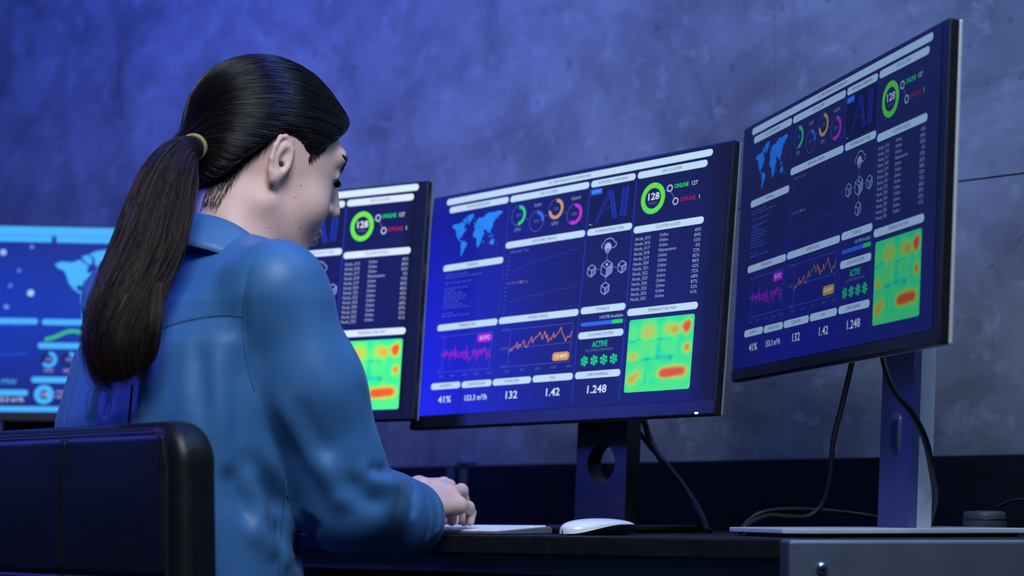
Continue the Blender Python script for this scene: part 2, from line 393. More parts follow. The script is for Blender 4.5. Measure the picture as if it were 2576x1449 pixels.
def make_dashboard(W, H):
    s = Dash(W, H); rnd = random.Random(4); T = 0.0135
    for u in (0.2945, 0.5705, 0.7185): s.rect(u - 0.0022, 0.09, u + 0.0022, 0.93, lin((24, 48, 150)), 1)
    for u in (0.1825, 0.4325): s.rect(u - 0.002, 0.83, u + 0.002, 0.93, lin((22, 44, 150)), 1)
    def P(u0, v, u1, t, tu=None, hh=0.0115):
        s.pill(u0, v - T, u1, v + T, PILL, 2); s.text(t, tu or (u0 + u1) / 2, v, hh, INK, 3)
    P(0.057, 0.034, 0.942, 'DC PERFORMANCE DASHBOARD'); P(0.071, 0.0715, 0.2905, 'DATA CENTER MAP'); P(0.297, 0.0725, 0.567, 'CPU CLUSTER')
    P(0.573, 0.0725, 0.7145, 'AI MODEL OVERVIEW'); P(0.721, 0.072, 0.929, 'GPU CLUSTER'); P(0.296, 0.266, 0.567, 'NETWORK TRAFFIC')
    P(0.574, 0.2665, 0.716, 'AI INFRASTRUCTURE'); P(0.722, 0.2855, 0.930, 'CLUSTER NODES'); P(0.070, 0.324, 0.292, 'TERMINAL')
    P(0.071, 0.5785, 0.293, 'TEMPERATURE'); P(0.298, 0.5775, 0.568, 'POWER USAGE'); P(0.575, 0.575, 0.716, 'STORAGE')
    P(0.574, 0.6725, 0.716, 'COOLING SYSTEM'); P(0.723, 0.6015, 0.931, 'TEMPERATURE MAP'); P(0.575, 0.8255, 0.717, 'JOBS RUNNING')
    P(0.070, 0.8255, 0.180, 'HUMIDITY'); P(0.185, 0.827, 0.293, 'WATER FLOW'); P(0.297, 0.827, 0.430, 'TOTAL MW'); P(0.435, 0.826, 0.568, 'PUE')
    mp = lin((42, 140, 250))
    for c in MAPS: s.poly([(0.087 + x * 0.187, 0.100 + y * 0.182) for x, y in c], mp, 2)
    for cu, cv, a, c, t, nm, nv in ((.333, .147, 180, GRN, '55%', 'CPU', .207), (.398, .184, 95, BLU, '25%', 'RAM', .118), (.462, .147, 262, AMB, '72%', 'GPU', .207), (.526, .181, 212, MAG, '58%', 'VRAM', .118)):
        s.arc(cu, cv, .0405, .0425, 0, 360, GREY, 2); s.arc(cu, cv, .0275, .0405, 0, a, c, 3)
        s.text(t, cu, cv, .013, GREY, 3); s.text(nm, cu, nv, .0145, lin((150, 160, 205)), 3)
    for a in (.3625, .4275, .4915): s.line([(a - .003, .165), (a + .004, .168)], .002, GREY, 2)
    # model overview picture
    s.rect(.575, .092, .713, .243, lin((8, 10, 42)), 2); b1, b2 = lin((22, 58, 205)), lin((14, 34, 120))
    s.line([(.600, .232), (.640, .108)], .020, b2, 3); s.line([(.640, .108), (.660, .225)], .022, b2, 3); s.line([(.615, .18), (.648, .18)], .010, b2, 3)
    for o in (-.005, .005): s.line([(.640 + o, .108), (.660 + o, .225)], .0045, b1, 4); s.line([(.600 + o, .232), (.640 + o, .108)], .0035, b2, 4)
    s.line([(.688, .105), (.684, .222)], .022, b2, 3)
    for o in (-.008, .008): s.line([(.688 + o, .105), (.684 + o, .222)], .0045, b1, 4)
    s.pill(.576, .095, .612, .118, lin((38, 105, 245)), 5, .006); s.text('ACTIVE', .594, .1065, .010, lin((140, 190, 255)), 6); s.rect(.579, .2345, .584, .2375, WHT, 4); s.rect(.5855, .2345, .590, .2375, GREY, 4)
    # node ring
    s.arc(.774, .172, .040, .0605, 0, 360, lin((105, 232, 45)), 3, 48); s.arc(.774, .172, .040, .0605, -2, 2, lin((200, 190, 60)), 4)
    s.text('128', .774, .166, .027, WHT, 3, bold=True, fit=.034); s.text('NODES', .774, .191, .009, GREY, 3)
    for cu, cv in ((.823, .144), (.843, .198)): s.arc(cu, cv, .0095, .0145, 0, 360, lin((190, 200, 235)), 3)
    s.line([(.808, .152), (.816, .148)], .0025, GREY, 2); s.line([(.827, .157), (.838, .185)], .0025, GREY, 2)
    s.text('ONLINE', .836, .140, .0165, GRN, 3, 'LEFT', True, fit=.042); s.text('127', .885, .140, .0165, WHT, 3, 'LEFT', fit=.017); s.text('OFFLINE', .856, .1955, .0165, lin((205, 25, 50)), 3, 'LEFT', fit=.045); s.text('1', .909, .1955, .0165, WHT, 3, 'LEFT')
    # cloud and cubes
    lc = lin((170, 185, 230)); fc = lin((120, 135, 195))
    cl = [(.628, .338), (.624, .328), (.630, .318), (.637, .305), (.648, .301), (.659, .306), (.664, .316), (.671, .322), (.671, .333), (.664, .340), (.656, .341)]
    s.line(cl, .0028, lc, 2); s.disc(.6455, .336, .018, lc, 3); s.disc(.6455, .351, .011, fc, 4); s.line([(.6455, .364), (.6455, .388)], .0025, GREY, 2); s.line([(.6455, .452), (.6455, .468)], .0025, GREY, 2)
    s.line([(.616, .418), (.628, .418)], .0025, GREY, 2); s.line([(.665, .418), (.678, .418)], .0025, GREY, 2)
    cloud_cube(s, .647, .420, .033, lc, fc); s.disc(.647, .404, .006, lc, 4)
    for a, b in ((.599, .421), (.695, .421), (.647, .497)): cloud_cube(s, a, b, .024, lc, lin((85, 100, 165)))
    pct = ['40%', '84%', '55%', '0%', '72%', '82%', '86%', '42%', '72%', '68%', '87%', '32%', '41%']; ids = [15, 16, 17, 18, 19, 20, 21, 22, 23, 24, 25, 25, 25]
    for i in range(13):
        v = .3195 + i * .01925; tc = lin((165, 178, 225))
        s.text('Node_%03d' % ids[i], .729, v + .003, .0128, tc, 3, 'LEFT', fit=.046); s.text('Maintenance' if i == 3 else 'Online', .803, v, .0128, tc, 3, 'LEFT', fit=.052 if i == 3 else .026); s.text(pct[i], .925, v, .0128, tc, 3, 'RIGHT', fit=.013 if i == 3 else .019)
    # terminal lines
    for i in range(16):
        v = .355 + i * .0118
        if i in (2, 4, 13): continue
        u = .083; end = u + rnd.uniform(.04, .12) * (1.25 if i < 2 else .8)
        while u < end:
            w = rnd.uniform(.006, .018); s.rect(u, v - .0022, u + w, v + .0022, DIM, 2); u += w + .004
    # traffic
    s.text('INBOUND', .315, .298, .0105, GREY, 3, 'LEFT'); s.text('8.2', .351, .298, .0105, BLU, 3, 'LEFT'); s.text('Tbps', .364, .298, .0105, GREY, 3, 'LEFT')
    s.text('OUTBOUND', .315, .427, .0105, GREY, 3, 'LEFT'); s.text('4.2', .359, .427, .0105, AMB, 3, 'LEFT'); s.text('Tbps', .372, .427, .0105, GREY, 3, 'LEFT')
    for v0, col, am in ((.375, lin((40, 62, 190)), .014), (.50, lin((72, 66, 110)), .010)):
        pts = []
        for k in range(56):
            t = k / 55; pts.append((.322 + t * .235, v0 - .055 * t * (1 if v0 < .4 else .55) + am * .5 * math.sin(t * 16) * (1 - t) + rnd.uniform(-am, am) * .35))
        s.line(pts, .0022, col, 2)
        for k in range(7): s.rect(.309, v0 - .06 + k * .018, .313, v0 - .0575 + k * .018, GREY, 2)
    for v in (.34, .37, .46, .49): s.line([(.322, v), (.557, v)], .0012, lin((34, 46, 120)), 1)
    for k in range(5): s.rect(.34 + k * .05, .548, .3415 + k * .05, .552, GREY, 2)
    # plots
    for u0, u1, lab, c in ((.1035, .2795, ('25', '20', '15'), MAG), (.343, .5535, ('3.5 MW', '2.5 MW', '2 MW'), AMB)):
        v0, v1 = .618, .768; fr = lin((78, 90, 195))
        s.line([(u0, v0), (u1, v0), (u1, v1), (u0, v1), (u0, v0)], .0022, fr, 2); s.line([(u0, .6935), (u1, .6935)], .0022, fr, 2)
        for t, v in zip(lab, (v0, .6935, v1)): s.text(t, u0 - .004, v, .010, GREY, 3, 'RIGHT')
        for k in range(5): s.text('10:1%d' % k, u0 + (u1 - u0) * k / 4, .786, .0095, GREY, 3)
    pts = []
    for k in range(92):
        t = k / 91; a = rnd.uniform(-1, 1) * .014 + (.012 if k % 7 == 3 else -.010 if k % 9 == 4 else 0) * rnd.uniform(.6, 1.6) * (-1 if k % 2 else 1)
        pts.append((.1045 + t * .174, .700 + a * 1.3 - .008 * math.sin(t * 9) + (.035 * (t - .93) / .07 if t > .93 else 0)))
    s.line(pts, .0026, lin((190, 24, 215)), 3)
    pw = [(0, .76), (.03, .62), (.05, .70), (.07, .58), (.11, .52), (.125, .38), (.145, .66), (.17, .47), (.185, .56), (.215, .44), (.24, .34), (.26, .56), (.275, .62), (.30, .60), (.32, .44), (.345, .36), (.36, .22), (.38, .46), (.42, .28), (.46, .22), (.49, .08), (.52, .24), (.535, .38), (.55, .26), (.57, .07), (.60, .34), (.61, .20), (.63, .50), (.66, .34), (.68, .42), (.715, .16), (.73, .36), (.75, .28), (.79, .16), (.825, -.02), (.85, .22), (.87, .30), (.895, .40), (.91, .54), (.93, .38), (.95, .34), (.97, .40), (1.0, .16)]
    s.line([(.3435 + x * .209, .632 + y * .104) for x, y in pw], .0032, lin((230, 140, 60)), 3)
    s.pill(.226, .6235, .279, .657, lin((195, 25, 225)), 4, .012); s.text('21.3\u00b0C', .2525, .640, .015, lin((255, 225, 255)), 5, bold=True)
    s.pill(.495, .728, .550, .761, lin((232, 160, 50)), 4, .012); s.text('3.8 MW', .5225, .7445, .015, lin((255, 240, 215)), 5, bold=True)
    s.text('14.0 PB Available', .711, .608, .0128, lin((190, 200, 230)), 3, 'RIGHT', fit=.072); s.rect(.580, .622, .678, .637, BLU, 2); s.rect(.678, .622, .711, .637, GRN, 2)
    s.text('ACTIVE', .6455, .711, .0225, lin((20, 220, 130)), 3, bold=True, fit=.048); s.text('ALL SYSTEMS OPERATIONAL', .6455, .733, .0095, GREY, 3, fit=.087)
    for k in range(4):
        cu, cv = .601 + k * .0305, .7715; g = lin((25, 225, 130)); asp = W / H
        for b in range(6):
            a0 = math.radians(b * 60 + 10)
            P_ = [(.0035, 0), (.019, -.15), (.0205, .28), (.017, .62), (.008, .55)]
            s.poly([(cu + r * math.cos(a0 + d) / asp, cv + r * math.sin(a0 + d)) for r, d in P_][::-1], g, 3)
        s.disc(cu, cv, .0045, g, 4, 10)
    for t, u, h, w in (('41%', .1265, .027, .048), ('153.3 m\u00b3/h', .2395, .0225, .080), ('132', .365, .030, .040), ('1.42', .5045, .030, .045), ('1.248', .6455, .030, .060)): s.text(t, u, .8835, h, WHT, 3, bold=True, fit=w)
    s.pill(.7325, .6315, .9245, .9035, lin((70, 240, 140)), 2, .010); heat(s, .7335, .633, .9235, .902, 3)
    return s.mesh('dashboard_print')

def make_blue_dashboard(W, H):
    s = Dash(W, H); rnd = random.Random(9); B = lin((70, 178, 255)); B2 = lin((48, 150, 252)); T = .015
    s.rect(.02, .012, .98, .055, B, 2); s.rect(.02, .062, .560, .092, B, 2); s.rect(.574, .062, .98, .092, B, 2)
    s.rect(.02, .055, .98, .062, B2, 2); s.rect(.562, .060, .572, .093, lin((10, 45, 150)), 3)
    P = lambda u0, v, u1: s.pill(u0, v - T, u1, v + T, B, 2)
    P(.02, .498, .530); P(.541, .500, .98); P(.532, .620, .98); P(.517, .792, .98); P(.400, .858, .510); P(.25, .858, .39); P(.10, .858, .24)
    s.rect(.02, .925, .98, .952, B, 2)
    for c in MAPS: s.poly([(.572 + x * .37, .118 + y * .36) for x, y in c], B, 3)
    for u, v, r, c in ((.420, .148, .016, (150, 190, 255)), (.503, .118, .011, (95, 130, 220)), (.468, .240, .011, (85, 120, 225)), (.445, .318, .011, (85, 120, 225)), (.505, .354, .017, (170, 205, 255)), (.436, .426, .012, (110, 145, 230)), (.36, .2, .014, (150, 190, 255)), (.30, .33, .011, (95, 130, 220)), (.22, .15, .015, (150, 190, 255)), (.17, .38, .012, (95, 130, 220))):
        s.disc(u, v, r, lin(c), 3)
    s.disc(.28, .29, .165, lin((12, 88, 225)), 2, 40)
    for a, c in ((0, (70, 170, 150)), (.008, (40, 190, 120))):
        s.line([(.552 + k * .011, .562 + a + .022 * math.sin(1.6 + k * .42)) for k in range(36)], .012, lin(c), 3)
    for v0 in (.545, .69): s.line([(.05 + k * .01, v0 + rnd.uniform(-.008, .008) - k * .0006) for k in range(46)], .006, lin((25, 85, 220)), 3)
    for i, u in enumerate((.566, .625, .684, .743)):
        s.arc(u, .690, .022, .040, 0, 360, lin((10, 22, 80)), 2); s.arc(u, .690, .022, .040, 0, (235, 140, 200, 100)[i], B, 3)
        s.text('CPU RAM GPU VRAM'.split()[i], u, .745, .018, lin((190, 180, 230)), 3); s.text('72%', u, .69, .014, lin((190, 180, 230)), 3)
    s.arc(.556, .866, .022, .048, 0, 360, B, 3, 40); s.text('128', .556, .866, .020, WHT, 3)
    s.text('ONLINE 127', .590, .853, .016, lin((190, 190, 235)), 3, 'LEFT'); s.text('OFFLINE 1', .590, .878, .016, lin((190, 190, 235)), 3, 'LEFT')
    s.text('153.3 m\u00b3/h', .455, .893, .024, WHT, 3); s.text('3.8 MW', .435, .805, .030, B, 3); s.text('41%', .32, .893, .024, WHT, 3)
    return s.mesh('blue_dashboard_print')

def screen_mat(name, strength, tint=(1, 1, 1)):
    m = bpy.data.materials.new(name); m.use_nodes = True
    b = m.node_tree.nodes['Principled BSDF']; b.inputs['Base Color'].default_value = (0.012, 0.012, 0.016, 1); b.inputs['Roughness'].default_value = 0.42
    b.inputs['Specular IOR Level'].default_value = 0.15
    a = nn(m, 'ShaderNodeAttribute', attribute_name='Col'); x = nn(m, 'ShaderNodeMix', data_type='RGBA', blend_type='MULTIPLY'); x.inputs[0].default_value = 1.0; lk(m, a.outputs['Color'], x.inputs[6]); x.inputs[7].default_value = (*tint, 1); lk(m, x.outputs[2], b.inputs['Emission Color']); b.inputs['Emission Strength'].default_value = strength
    return m

def backlight_mesh(W, H, u0, v0, u1, v1, fn, nx=26, ny=16):
    """the lit panel of a screen: a colour field from fn, with viewing-angle glow painted into some"""
    V, Fc, C = [], [], []
    for j in range(ny + 1):
        for i in range(nx + 1):
            u, v = u0 + (u1 - u0) * i / nx, v0 + (v1 - v0) * j / ny
            V.append(((u - .5) * W, 0, (.5 - v) * H)); C.append(fn(u, v))
    for j in range(ny):
        for i in range(nx):
            a = j * (nx + 1) + i; Fc.append((a + nx + 1, a + nx + 2, a + 1, a))
    me = bpy.data.meshes.new('backlit_panel'); me.from_pydata(V, [], Fc); me.update()
    ca = me.color_attributes.new('Col', 'FLOAT_COLOR', 'POINT'); arr = np.ones((len(V), 4), dtype=np.float32); arr[:, :3] = C
    ca.data.foreach_set('color', arr.ravel()); return me

m_bezel = new_mat('black_bezel_plastic', (0.010, 0.010, 0.013), 0.38, spec=0.4)
grain(m_bezel, (0.008, 0.008, 0.010), (0.013, 0.013, 0.016), 80, bump=0.05, bscale=900, bdist=0.0002)
m_back = grain(new_mat('dark_grey_housing', rough=0.5), (0.05, 0.05, 0.055), (0.07, 0.07, 0.075), 60)
m_silver = grain(new_mat('satin_silver_plastic', rough=0.30, metal=0.25), (0.68, 0.70, 0.75), (0.74, 0.76, 0.81), 30)
m_plate = grain(new_mat('plate_blue_light_painted', rough=0.33, metal=0.4), (0.13, 0.15, 0.34), (0.15, 0.17, 0.38), 30)  # front of the silver column: blue light on it painted into the base colour
m_led = new_mat('power_light', (0.8, 0.9, 1.0), 0.4, emit=(0.85, 0.92, 1.0), estr=2.5)
m_cable = grain(new_mat('black_rubber_cable', rough=0.5, spec=0.4), (0.010, 0.010, 0.012), (0.018, 0.018, 0.022), 60)
m_darkplastic = grain(new_mat('black_plastic', rough=0.27, spec=0.6), (0.008, 0.008, 0.010), (0.014, 0.014, 0.017), 80)

def mixc(a, b, t): t = max(0, min(1, t)); return tuple(x + (y - x) * t for x, y in zip(a, b))

MON = {}
def monitor(label, c, yaw, tilt, back, print_me, strength, fn, W=.611, H=.366, rect=(0, 1, 0, 1), lean=0.06, silver=False, hole_z=0.15, col_top=0.30, bezel=(.006, .012, .992, .945), led=False, bf=.165, bb=.105, tint=(1, 1, 1), cw=.100, sp=.018, hole=(.0275, .0275)):
    t = thing('monitor', label, 'monitor', (c[0] + math.sin(yaw) * back, c[1] + math.cos(yaw) * back, ZD), -yaw, 'dashboard monitors on the desks')
    M = Matrix.Translation((0, -back, c[2] - ZD)) @ Matrix.Rotation(-tilt, 4, 'X')
    th = .0165
    fr = obj('bezel', box_bm(-W / 2, W / 2, 0, th - .004, -H / 2, H / 2, .0022, 2, mtx=M), m_bezel, t)
    cv = bmesh.new()
    box_bm(-W / 2 + .0006, W / 2 - .0006, th - .0036, th + .0012, -H / 2 + .0006, H / 2 - .0006, .0018, 2, cv, M)
    obj('back_edge', cv, m_silver if silver else m_rail, t)
    cv = bmesh.new()
    box_bm(-W / 2 + .02, W / 2 - .045, th + .001, th + .016, -H / 2 + .004, H / 2 - .05, .006, 2, cv, M)
    box_bm(-.115, .115, th + .014, th + .034, -.10, .10, .010, 2, cv, M)
    obj('back_cover', cv, m_back, t)
    M2 = M @ Matrix.Translation((0, -.0006, 0))
    sm = screen_mat('lit_screen_' + str(len(MON)), strength, tint)
    bl = backlight_mesh(W, H, bezel[0], bezel[1], bezel[2], bezel[3], fn)
    s = obj('screen', bl, sm, t); s.matrix_local = M2
    if print_me:
        g = obj('screen_print', print_me, None, s)
        g.data = print_me.copy(); g.data.materials.clear(); pm = sm.copy(); pm.name = sm.name + '_print'; pm.cycles.emission_sampling = 'NONE'; g.data.materials.append(pm)
        u0, du, v0, dv = rect
        g.matrix_local = Matrix.Translation(((u0 + du / 2 - .5) * W, -.0001, (.5 - v0 - dv / 2) * H)) @ Matrix.Diagonal((du * W / .611, 1, dv * H / .366, 1))
    obj('chin', box_bm(-W / 2 + .002, W / 2 - .002, -.0012, .002, -H / 2 + .0015, -H / 2 + (1 - bezel[3]) * H - .002, .0005, 1, mtx=M), m_bezel, t)
    if led:
        obj('power_light', box_bm(W / 2 - .034, W / 2 - .028, -.002, 0, -H / 2 + .0015, -H / 2 + .004, .0006, 1, mtx=M), m_led, t)
    # stand: leaning column plate with a round cable hole, silver rear spine, neck and base plate
    ct = .010
    Sh = Matrix(((1, 0, 0, 0), (0, 1, lean, 0), (0, 0, 1, 0), (0, 0, 0, 1)))
    bm = bmesh.new(); n = 28
    out = [(-cw / 2, .006), (cw / 2, .006)] + [(cw / 2 - .022 + .022 * math.cos(a), col_top - .022 + .022 * math.sin(a)) for a in [math.pi / 2 * k / 5 for k in range(6)]] + [(-cw / 2 + .022 - .022 * math.sin(a), col_top - .022 + .022 * math.cos(a)) for a in [math.pi / 2 * k / 5 for k in range(6)]]
    def ringpts(r, z0): return [(r[0] * math.cos(2 * math.pi * k / n), z0 + (r[1] - r[0]) * (1 if k < n / 2 else -1) + r[0] * math.sin(2 * math.pi * k / n)) for k in range(n)]
    def plate(y0, y1):
        bb_ = bmesh.new()
        ov = [bb_.verts.new((x, y0, z)) for x, z in out]; iv = [bb_.verts.new((x, y0, z)) for x, z in ringpts(hole, hole_z)]
        es = [bb_.edges.new((ov[i], ov[(i + 1) % len(ov)])) for i in range(len(ov))] + [bb_.edges.new((iv[i], iv[(i + 1) % n])) for i in range(n)]
        bmesh.ops.triangle_fill(bb_, edges=es, use_beauty=True)
        bmesh.ops.dissolve_limit(bb_, angle_limit=.01, verts=bb_.verts[:], edges=bb_.edges[:])
        r = bmesh.ops.extrude_face_region(bb_, geom=bb_.faces[:])
        bmesh.ops.translate(bb_, verts=[g for g in r['geom'] if isinstance(g, bmesh.types.BMVert)], vec=(0, y1 - y0, 0))
        bmesh.ops.recalc_face_normals(bb_, faces=bb_.faces[:]); bb_.transform(Sh); return bb_
    col = obj('stand_column', plate(-ct, 0.0), m_plate if silver else m_darkplastic, t)
    obj('column_spine', plate(0.0005, sp), m_silver if silver else m_darkplastic, col)
    zc = c[2] - ZD
    obj('neck_hinge', box_bm(-.03, .03, -back + th + .03, .022 + lean * zc, zc - .03, zc + .03, .006, 2), m_back, t)
    obj('upper_spine', box_bm(-cw / 2 + .002, cw / 2 - .002, .001, sp - .0005, col_top - .05, zc + .05, .004, 2, mtx=Sh), m_silver if silver else m_darkplastic, t)
    bw = .115
    poly = [(-bw, bb - .012), (-bw + .012, bb), (bw - .012, bb), (bw, bb - .012), (bw, -bf + .03), (bw - .03, -bf), (-bw + .03, -bf), (-bw, -bf + .03)]
    bs = prism_bm(poly, .0045, .0105, 'z', .0012)
    base = obj('stand_base', bs, m_silver if silver else m_darkplastic, t)
    obj('rubber_pad', prism_bm([(x * .9, y * .9) for x, y in poly], 0, .0046, 'z'), m_cable, base)
    MON[label] = t
    return t

dash = make_dashboard(.611, .366); bdash = make_blue_dashboard(.611, .366)
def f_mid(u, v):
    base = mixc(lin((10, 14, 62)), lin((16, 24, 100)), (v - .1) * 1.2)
    g = max(0, 1 - u / .62) ** 1.5 * (.25 + .9 * v ** 1.1)  # blue viewing-angle glow painted into the screen's emitted colour
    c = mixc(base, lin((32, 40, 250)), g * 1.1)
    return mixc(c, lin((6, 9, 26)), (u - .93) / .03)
def f_right(u, v):
    base = mixc(lin((27, 34, 82)), lin((20, 26, 118)), (v - .45) * 1.9)  # pale haze and viewing-angle glow painted into this screen's colour
    g = max(0, 1 - abs(u - .35) / .55) * max(0, v - .35) * 1.2
    return mixc(base, lin((26, 34, 175)), g * .8)
def f_back(u, v): return mixc(mixc(lin((10, 14, 74)), lin((10, 16, 88)), v), lin((5, 7, 26)), (u - .93) / .03)
def f_blue(u, v): return mixc(lin((10, 26, 110)), lin((0, 48, 175)), .5 + .5 * math.sin(v * 5 - .6) - .35 * abs(u - .45))
def place_monitors():
    monitor('dark monitor closest to the camera, strongly angled, on the silver stand above the steel beam', (.3978, 2.2275, ZC + .3599), 1.3193, .0695, .088, dash, .44, f_right, tint=(.66, .86, 1.12), silver=True, lean=.065, hole_z=.127, col_top=.255, bezel=(.004, .006, .975, .955), bf=.193, bb=.122, cw=.086, sp=.020, hole=(.0165, .0285))
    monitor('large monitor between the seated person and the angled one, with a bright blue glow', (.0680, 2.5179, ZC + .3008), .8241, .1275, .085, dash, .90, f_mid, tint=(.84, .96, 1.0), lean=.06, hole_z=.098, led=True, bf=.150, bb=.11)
    monitor('monitor half hidden behind the face and shoulder of the seated person', (-.3924, 2.7952, ZC + .3117), .517, .106, .085, dash, 1.05, f_back, W=.591, rect=(.03, 1.0, -.0106, 1.068), bezel=(.018, .016, .962, .965))
    monitor('bright blue monitor behind the ponytail, farthest along the desk', (-.8843, 3.2498, ZC + .339), -.1435, .08, .085, bdash, 1.0, f_blue, bezel=(.006, .010, .994, .958))
place_monitors()
# ------------------------------------------------------------------ signed-distance modelling helpers
def fast_mesh(name, V, Q):
    """mesh from a vertex array and a quad (or tri) index array"""
    me = bpy.data.meshes.new(name); k = Q.shape[1]
    me.vertices.add(len(V)); me.vertices.foreach_set('co', np.ascontiguousarray(V, dtype=np.float32).ravel())
    me.loops.add(len(Q) * k); me.loops.foreach_set('vertex_index', np.ascontiguousarray(Q, dtype=np.int32).ravel())
    me.polygons.add(len(Q)); me.polygons.foreach_set('loop_start', np.arange(0, len(Q) * k, k, dtype=np.int32))
    me.polygons.foreach_set('loop_total', np.full(len(Q), k, dtype=np.int32))
    me.update(calc_edges=True); me.validate(); return me
def net_arrays(fn, lo, hi, h):
    ax = [np.arange(l, u + h, h, dtype=np.float32) for l, u in zip(lo, hi)]
    X, Y, Z = np.meshgrid(*ax, indexing='ij')
    G = np.asarray(fn(X, Y, Z), dtype=np.float32); del X, Y, Z
    S = G < 0; n = G.shape
    c = tuple(k - 1 for k in n)
    def sub(A, o): return A[o[0]:o[0] + c[0], o[1]:o[1] + c[1], o[2]:o[2] + c[2]]
    C = [(i, j, k) for i in (0, 1) for j in (0, 1) for k in (0, 1)]
    cnt = sum(sub(S, o).astype(np.int8) for o in C)
    act = (cnt > 0) & (cnt < 8); I = np.argwhere(act)
    idx = np.full(c, -1, dtype=np.int64); idx[act] = np.arange(len(I))
    acc = np.zeros((len(I), 3)); num = np.zeros(len(I))
    for a in range(8):
        for b in range(a + 1, 8):
            oa, ob = np.array(C[a]), np.array(C[b])
            if abs(oa - ob).sum() != 1: continue
            ga = G[tuple((I + oa).T)]; gb = G[tuple((I + ob).T)]
            m = (ga < 0) != (gb < 0)
            t = np.where(m, ga / np.where(m, ga - gb, 1), 0)
            p = I + oa + (ob - oa)[None] * t[:, None]
            acc[m] += p[m]; num[m] += 1
    V = acc / num[:, None] * h + np.array([a[0] for a in ax])
    Q = []
    for d in range(3):
        e = [0, 0, 0]; e[d] = 1
        A = S[tuple(slice(0, n[k] - e[k]) for k in range(3))]; B = S[tuple(slice(e[k], n[k]) for k in range(3))]
        E = np.argwhere(A != B); o1, o2 = [k for k in range(3) if k != d]
        ok = (E[:, o1] > 0) & (E[:, o2] > 0) & (E[:, o1] < n[o1] - 1) & (E[:, o2] < n[o2] - 1); E = E[ok]
        def cell(da, db):
            q = E.copy(); q[:, o1] += da; q[:, o2] += db; return idx[tuple(q.T)]
        q = np.stack([cell(-1, -1), cell(0, -1), cell(0, 0), cell(-1, 0)], 1)
        flip = A[tuple(E.T)]
        if d == 1: flip = ~flip
        q[~flip] = q[~flip][:, ::-1]; Q.append(q)
    Q = np.concatenate(Q); Q = Q[(Q >= 0).all(1)]
    return V, Q
def surface_net(fn, lo, hi, h, name='body'):
    V, Q = net_arrays(fn, lo, hi, h); return fast_mesh(name, V, Q)
def smin(a, b, k):
    t = np.clip(.5 + .5 * (b - a) / k, 0, 1); return b + (a - b) * t - k * t * (1 - t)
def smax(a, b, k): return -smin(-a, -b, k)
def rbox(X, Y, Z, hx, hy, hz, r, rc=None):
    """box with rim radius r; rc rounds the XZ outline more strongly"""
    rc = rc or r
    qx, qz = np.abs(X) - hx + rc, np.abs(Z) - hz + rc
    o = np.hypot(np.maximum(qx, 0), np.maximum(qz, 0)) + np.minimum(np.maximum(qx, qz), 0) - rc
    a, b = o + r, np.abs(Y) - hy + r
    return np.hypot(np.maximum(a, 0), np.maximum(b, 0)) + np.minimum(np.maximum(a, b), 0) - r
def caps(X, Y, Z, a, b, ra, rb):
    ax, ay, az = a; dx, dy, dz = b[0] - ax, b[1] - ay, b[2] - az; L = dx * dx + dy * dy + dz * dz
    t = np.clip(((X - ax) * dx + (Y - ay) * dy + (Z - az) * dz) / L, 0, 1)
    return np.sqrt((X - ax - t * dx) ** 2 + (Y - ay - t * dy) ** 2 + (Z - az - t * dz) ** 2) - (ra + (rb - ra) * t)
def elli(X, Y, Z, c, r):
    x, y, z = X - c[0], Y - c[1], Z - c[2]
    k0 = np.sqrt((x / r[0]) ** 2 + (y / r[1]) ** 2 + (z / r[2]) ** 2); k1 = np.sqrt((x / r[0] ** 2) ** 2 + (y / r[1] ** 2) ** 2 + (z / r[2] ** 2) ** 2) + 1e-6
    return k0 * (k0 - 1) / k1
def ball(X, Y, Z, c, r): return np.sqrt((X - c[0]) ** 2 + (Y - c[1]) ** 2 + (Z - c[2]) ** 2) - r

# ------------------------------------------------------------------ keyboard
m_alu = grain(new_mat('aluminium', rough=0.35, metal=0.8), (0.48, 0.49, 0.52), (0.55, 0.56, 0.59), 40)
m_key = grain(new_mat('white_keycap', rough=0.45), (0.72, 0.73, 0.76), (0.78, 0.79, 0.82), 30)
kc = px(1250, 1340, 2.335); kw, kd = .279, .1149
kb = thing('keyboard', 'slim white and silver keyboard under the typing hands', 'keyboard', (kc.x - U_.x * kw / 2 + W_.x * kd / 2, kc.y - U_.y * kw / 2 + W_.y * kd / 2, ZD), -TH)
kz0, kz1 = .0042, .0098
bm = bmesh.new()
pr = [(-kd / 2, .0006), (-kd / 2, kz0), (kd / 2 - .004, kz1), (kd / 2, kz1 - .002), (kd / 2, .0006)]
a = [bm.verts.new((-kw / 2, y, z)) for y, z in pr]; b = [bm.verts.new((kw / 2, y, z)) for y, z in pr]
bm.faces.new(a[::-1]); bm.faces.new(b)
for i in range(5): bm.faces.new((a[i], a[(i + 1) % 5], b[(i + 1) % 5], b[i]))
bmesh.ops.recalc_face_normals(bm, faces=bm.faces[:]); bmesh.ops.bevel(bm, geom=bm.edges[:], offset=.0008, segments=2, affect='EDGES')
obj('keyboard_body', bm, m_alu, kb)
slope = math.atan((kz1 - kz0) / kd)
rows = [(14, .0105, None), (14, .0162, None), (14, .0162, None), (13, .0162, None), (12, .0162, None), (None, .0162, (1, 1, 1, 1.25, 5.2, 1.25, 1, 1, 1, 1))]
kcache = {}; yk = kd / 2 - .0065
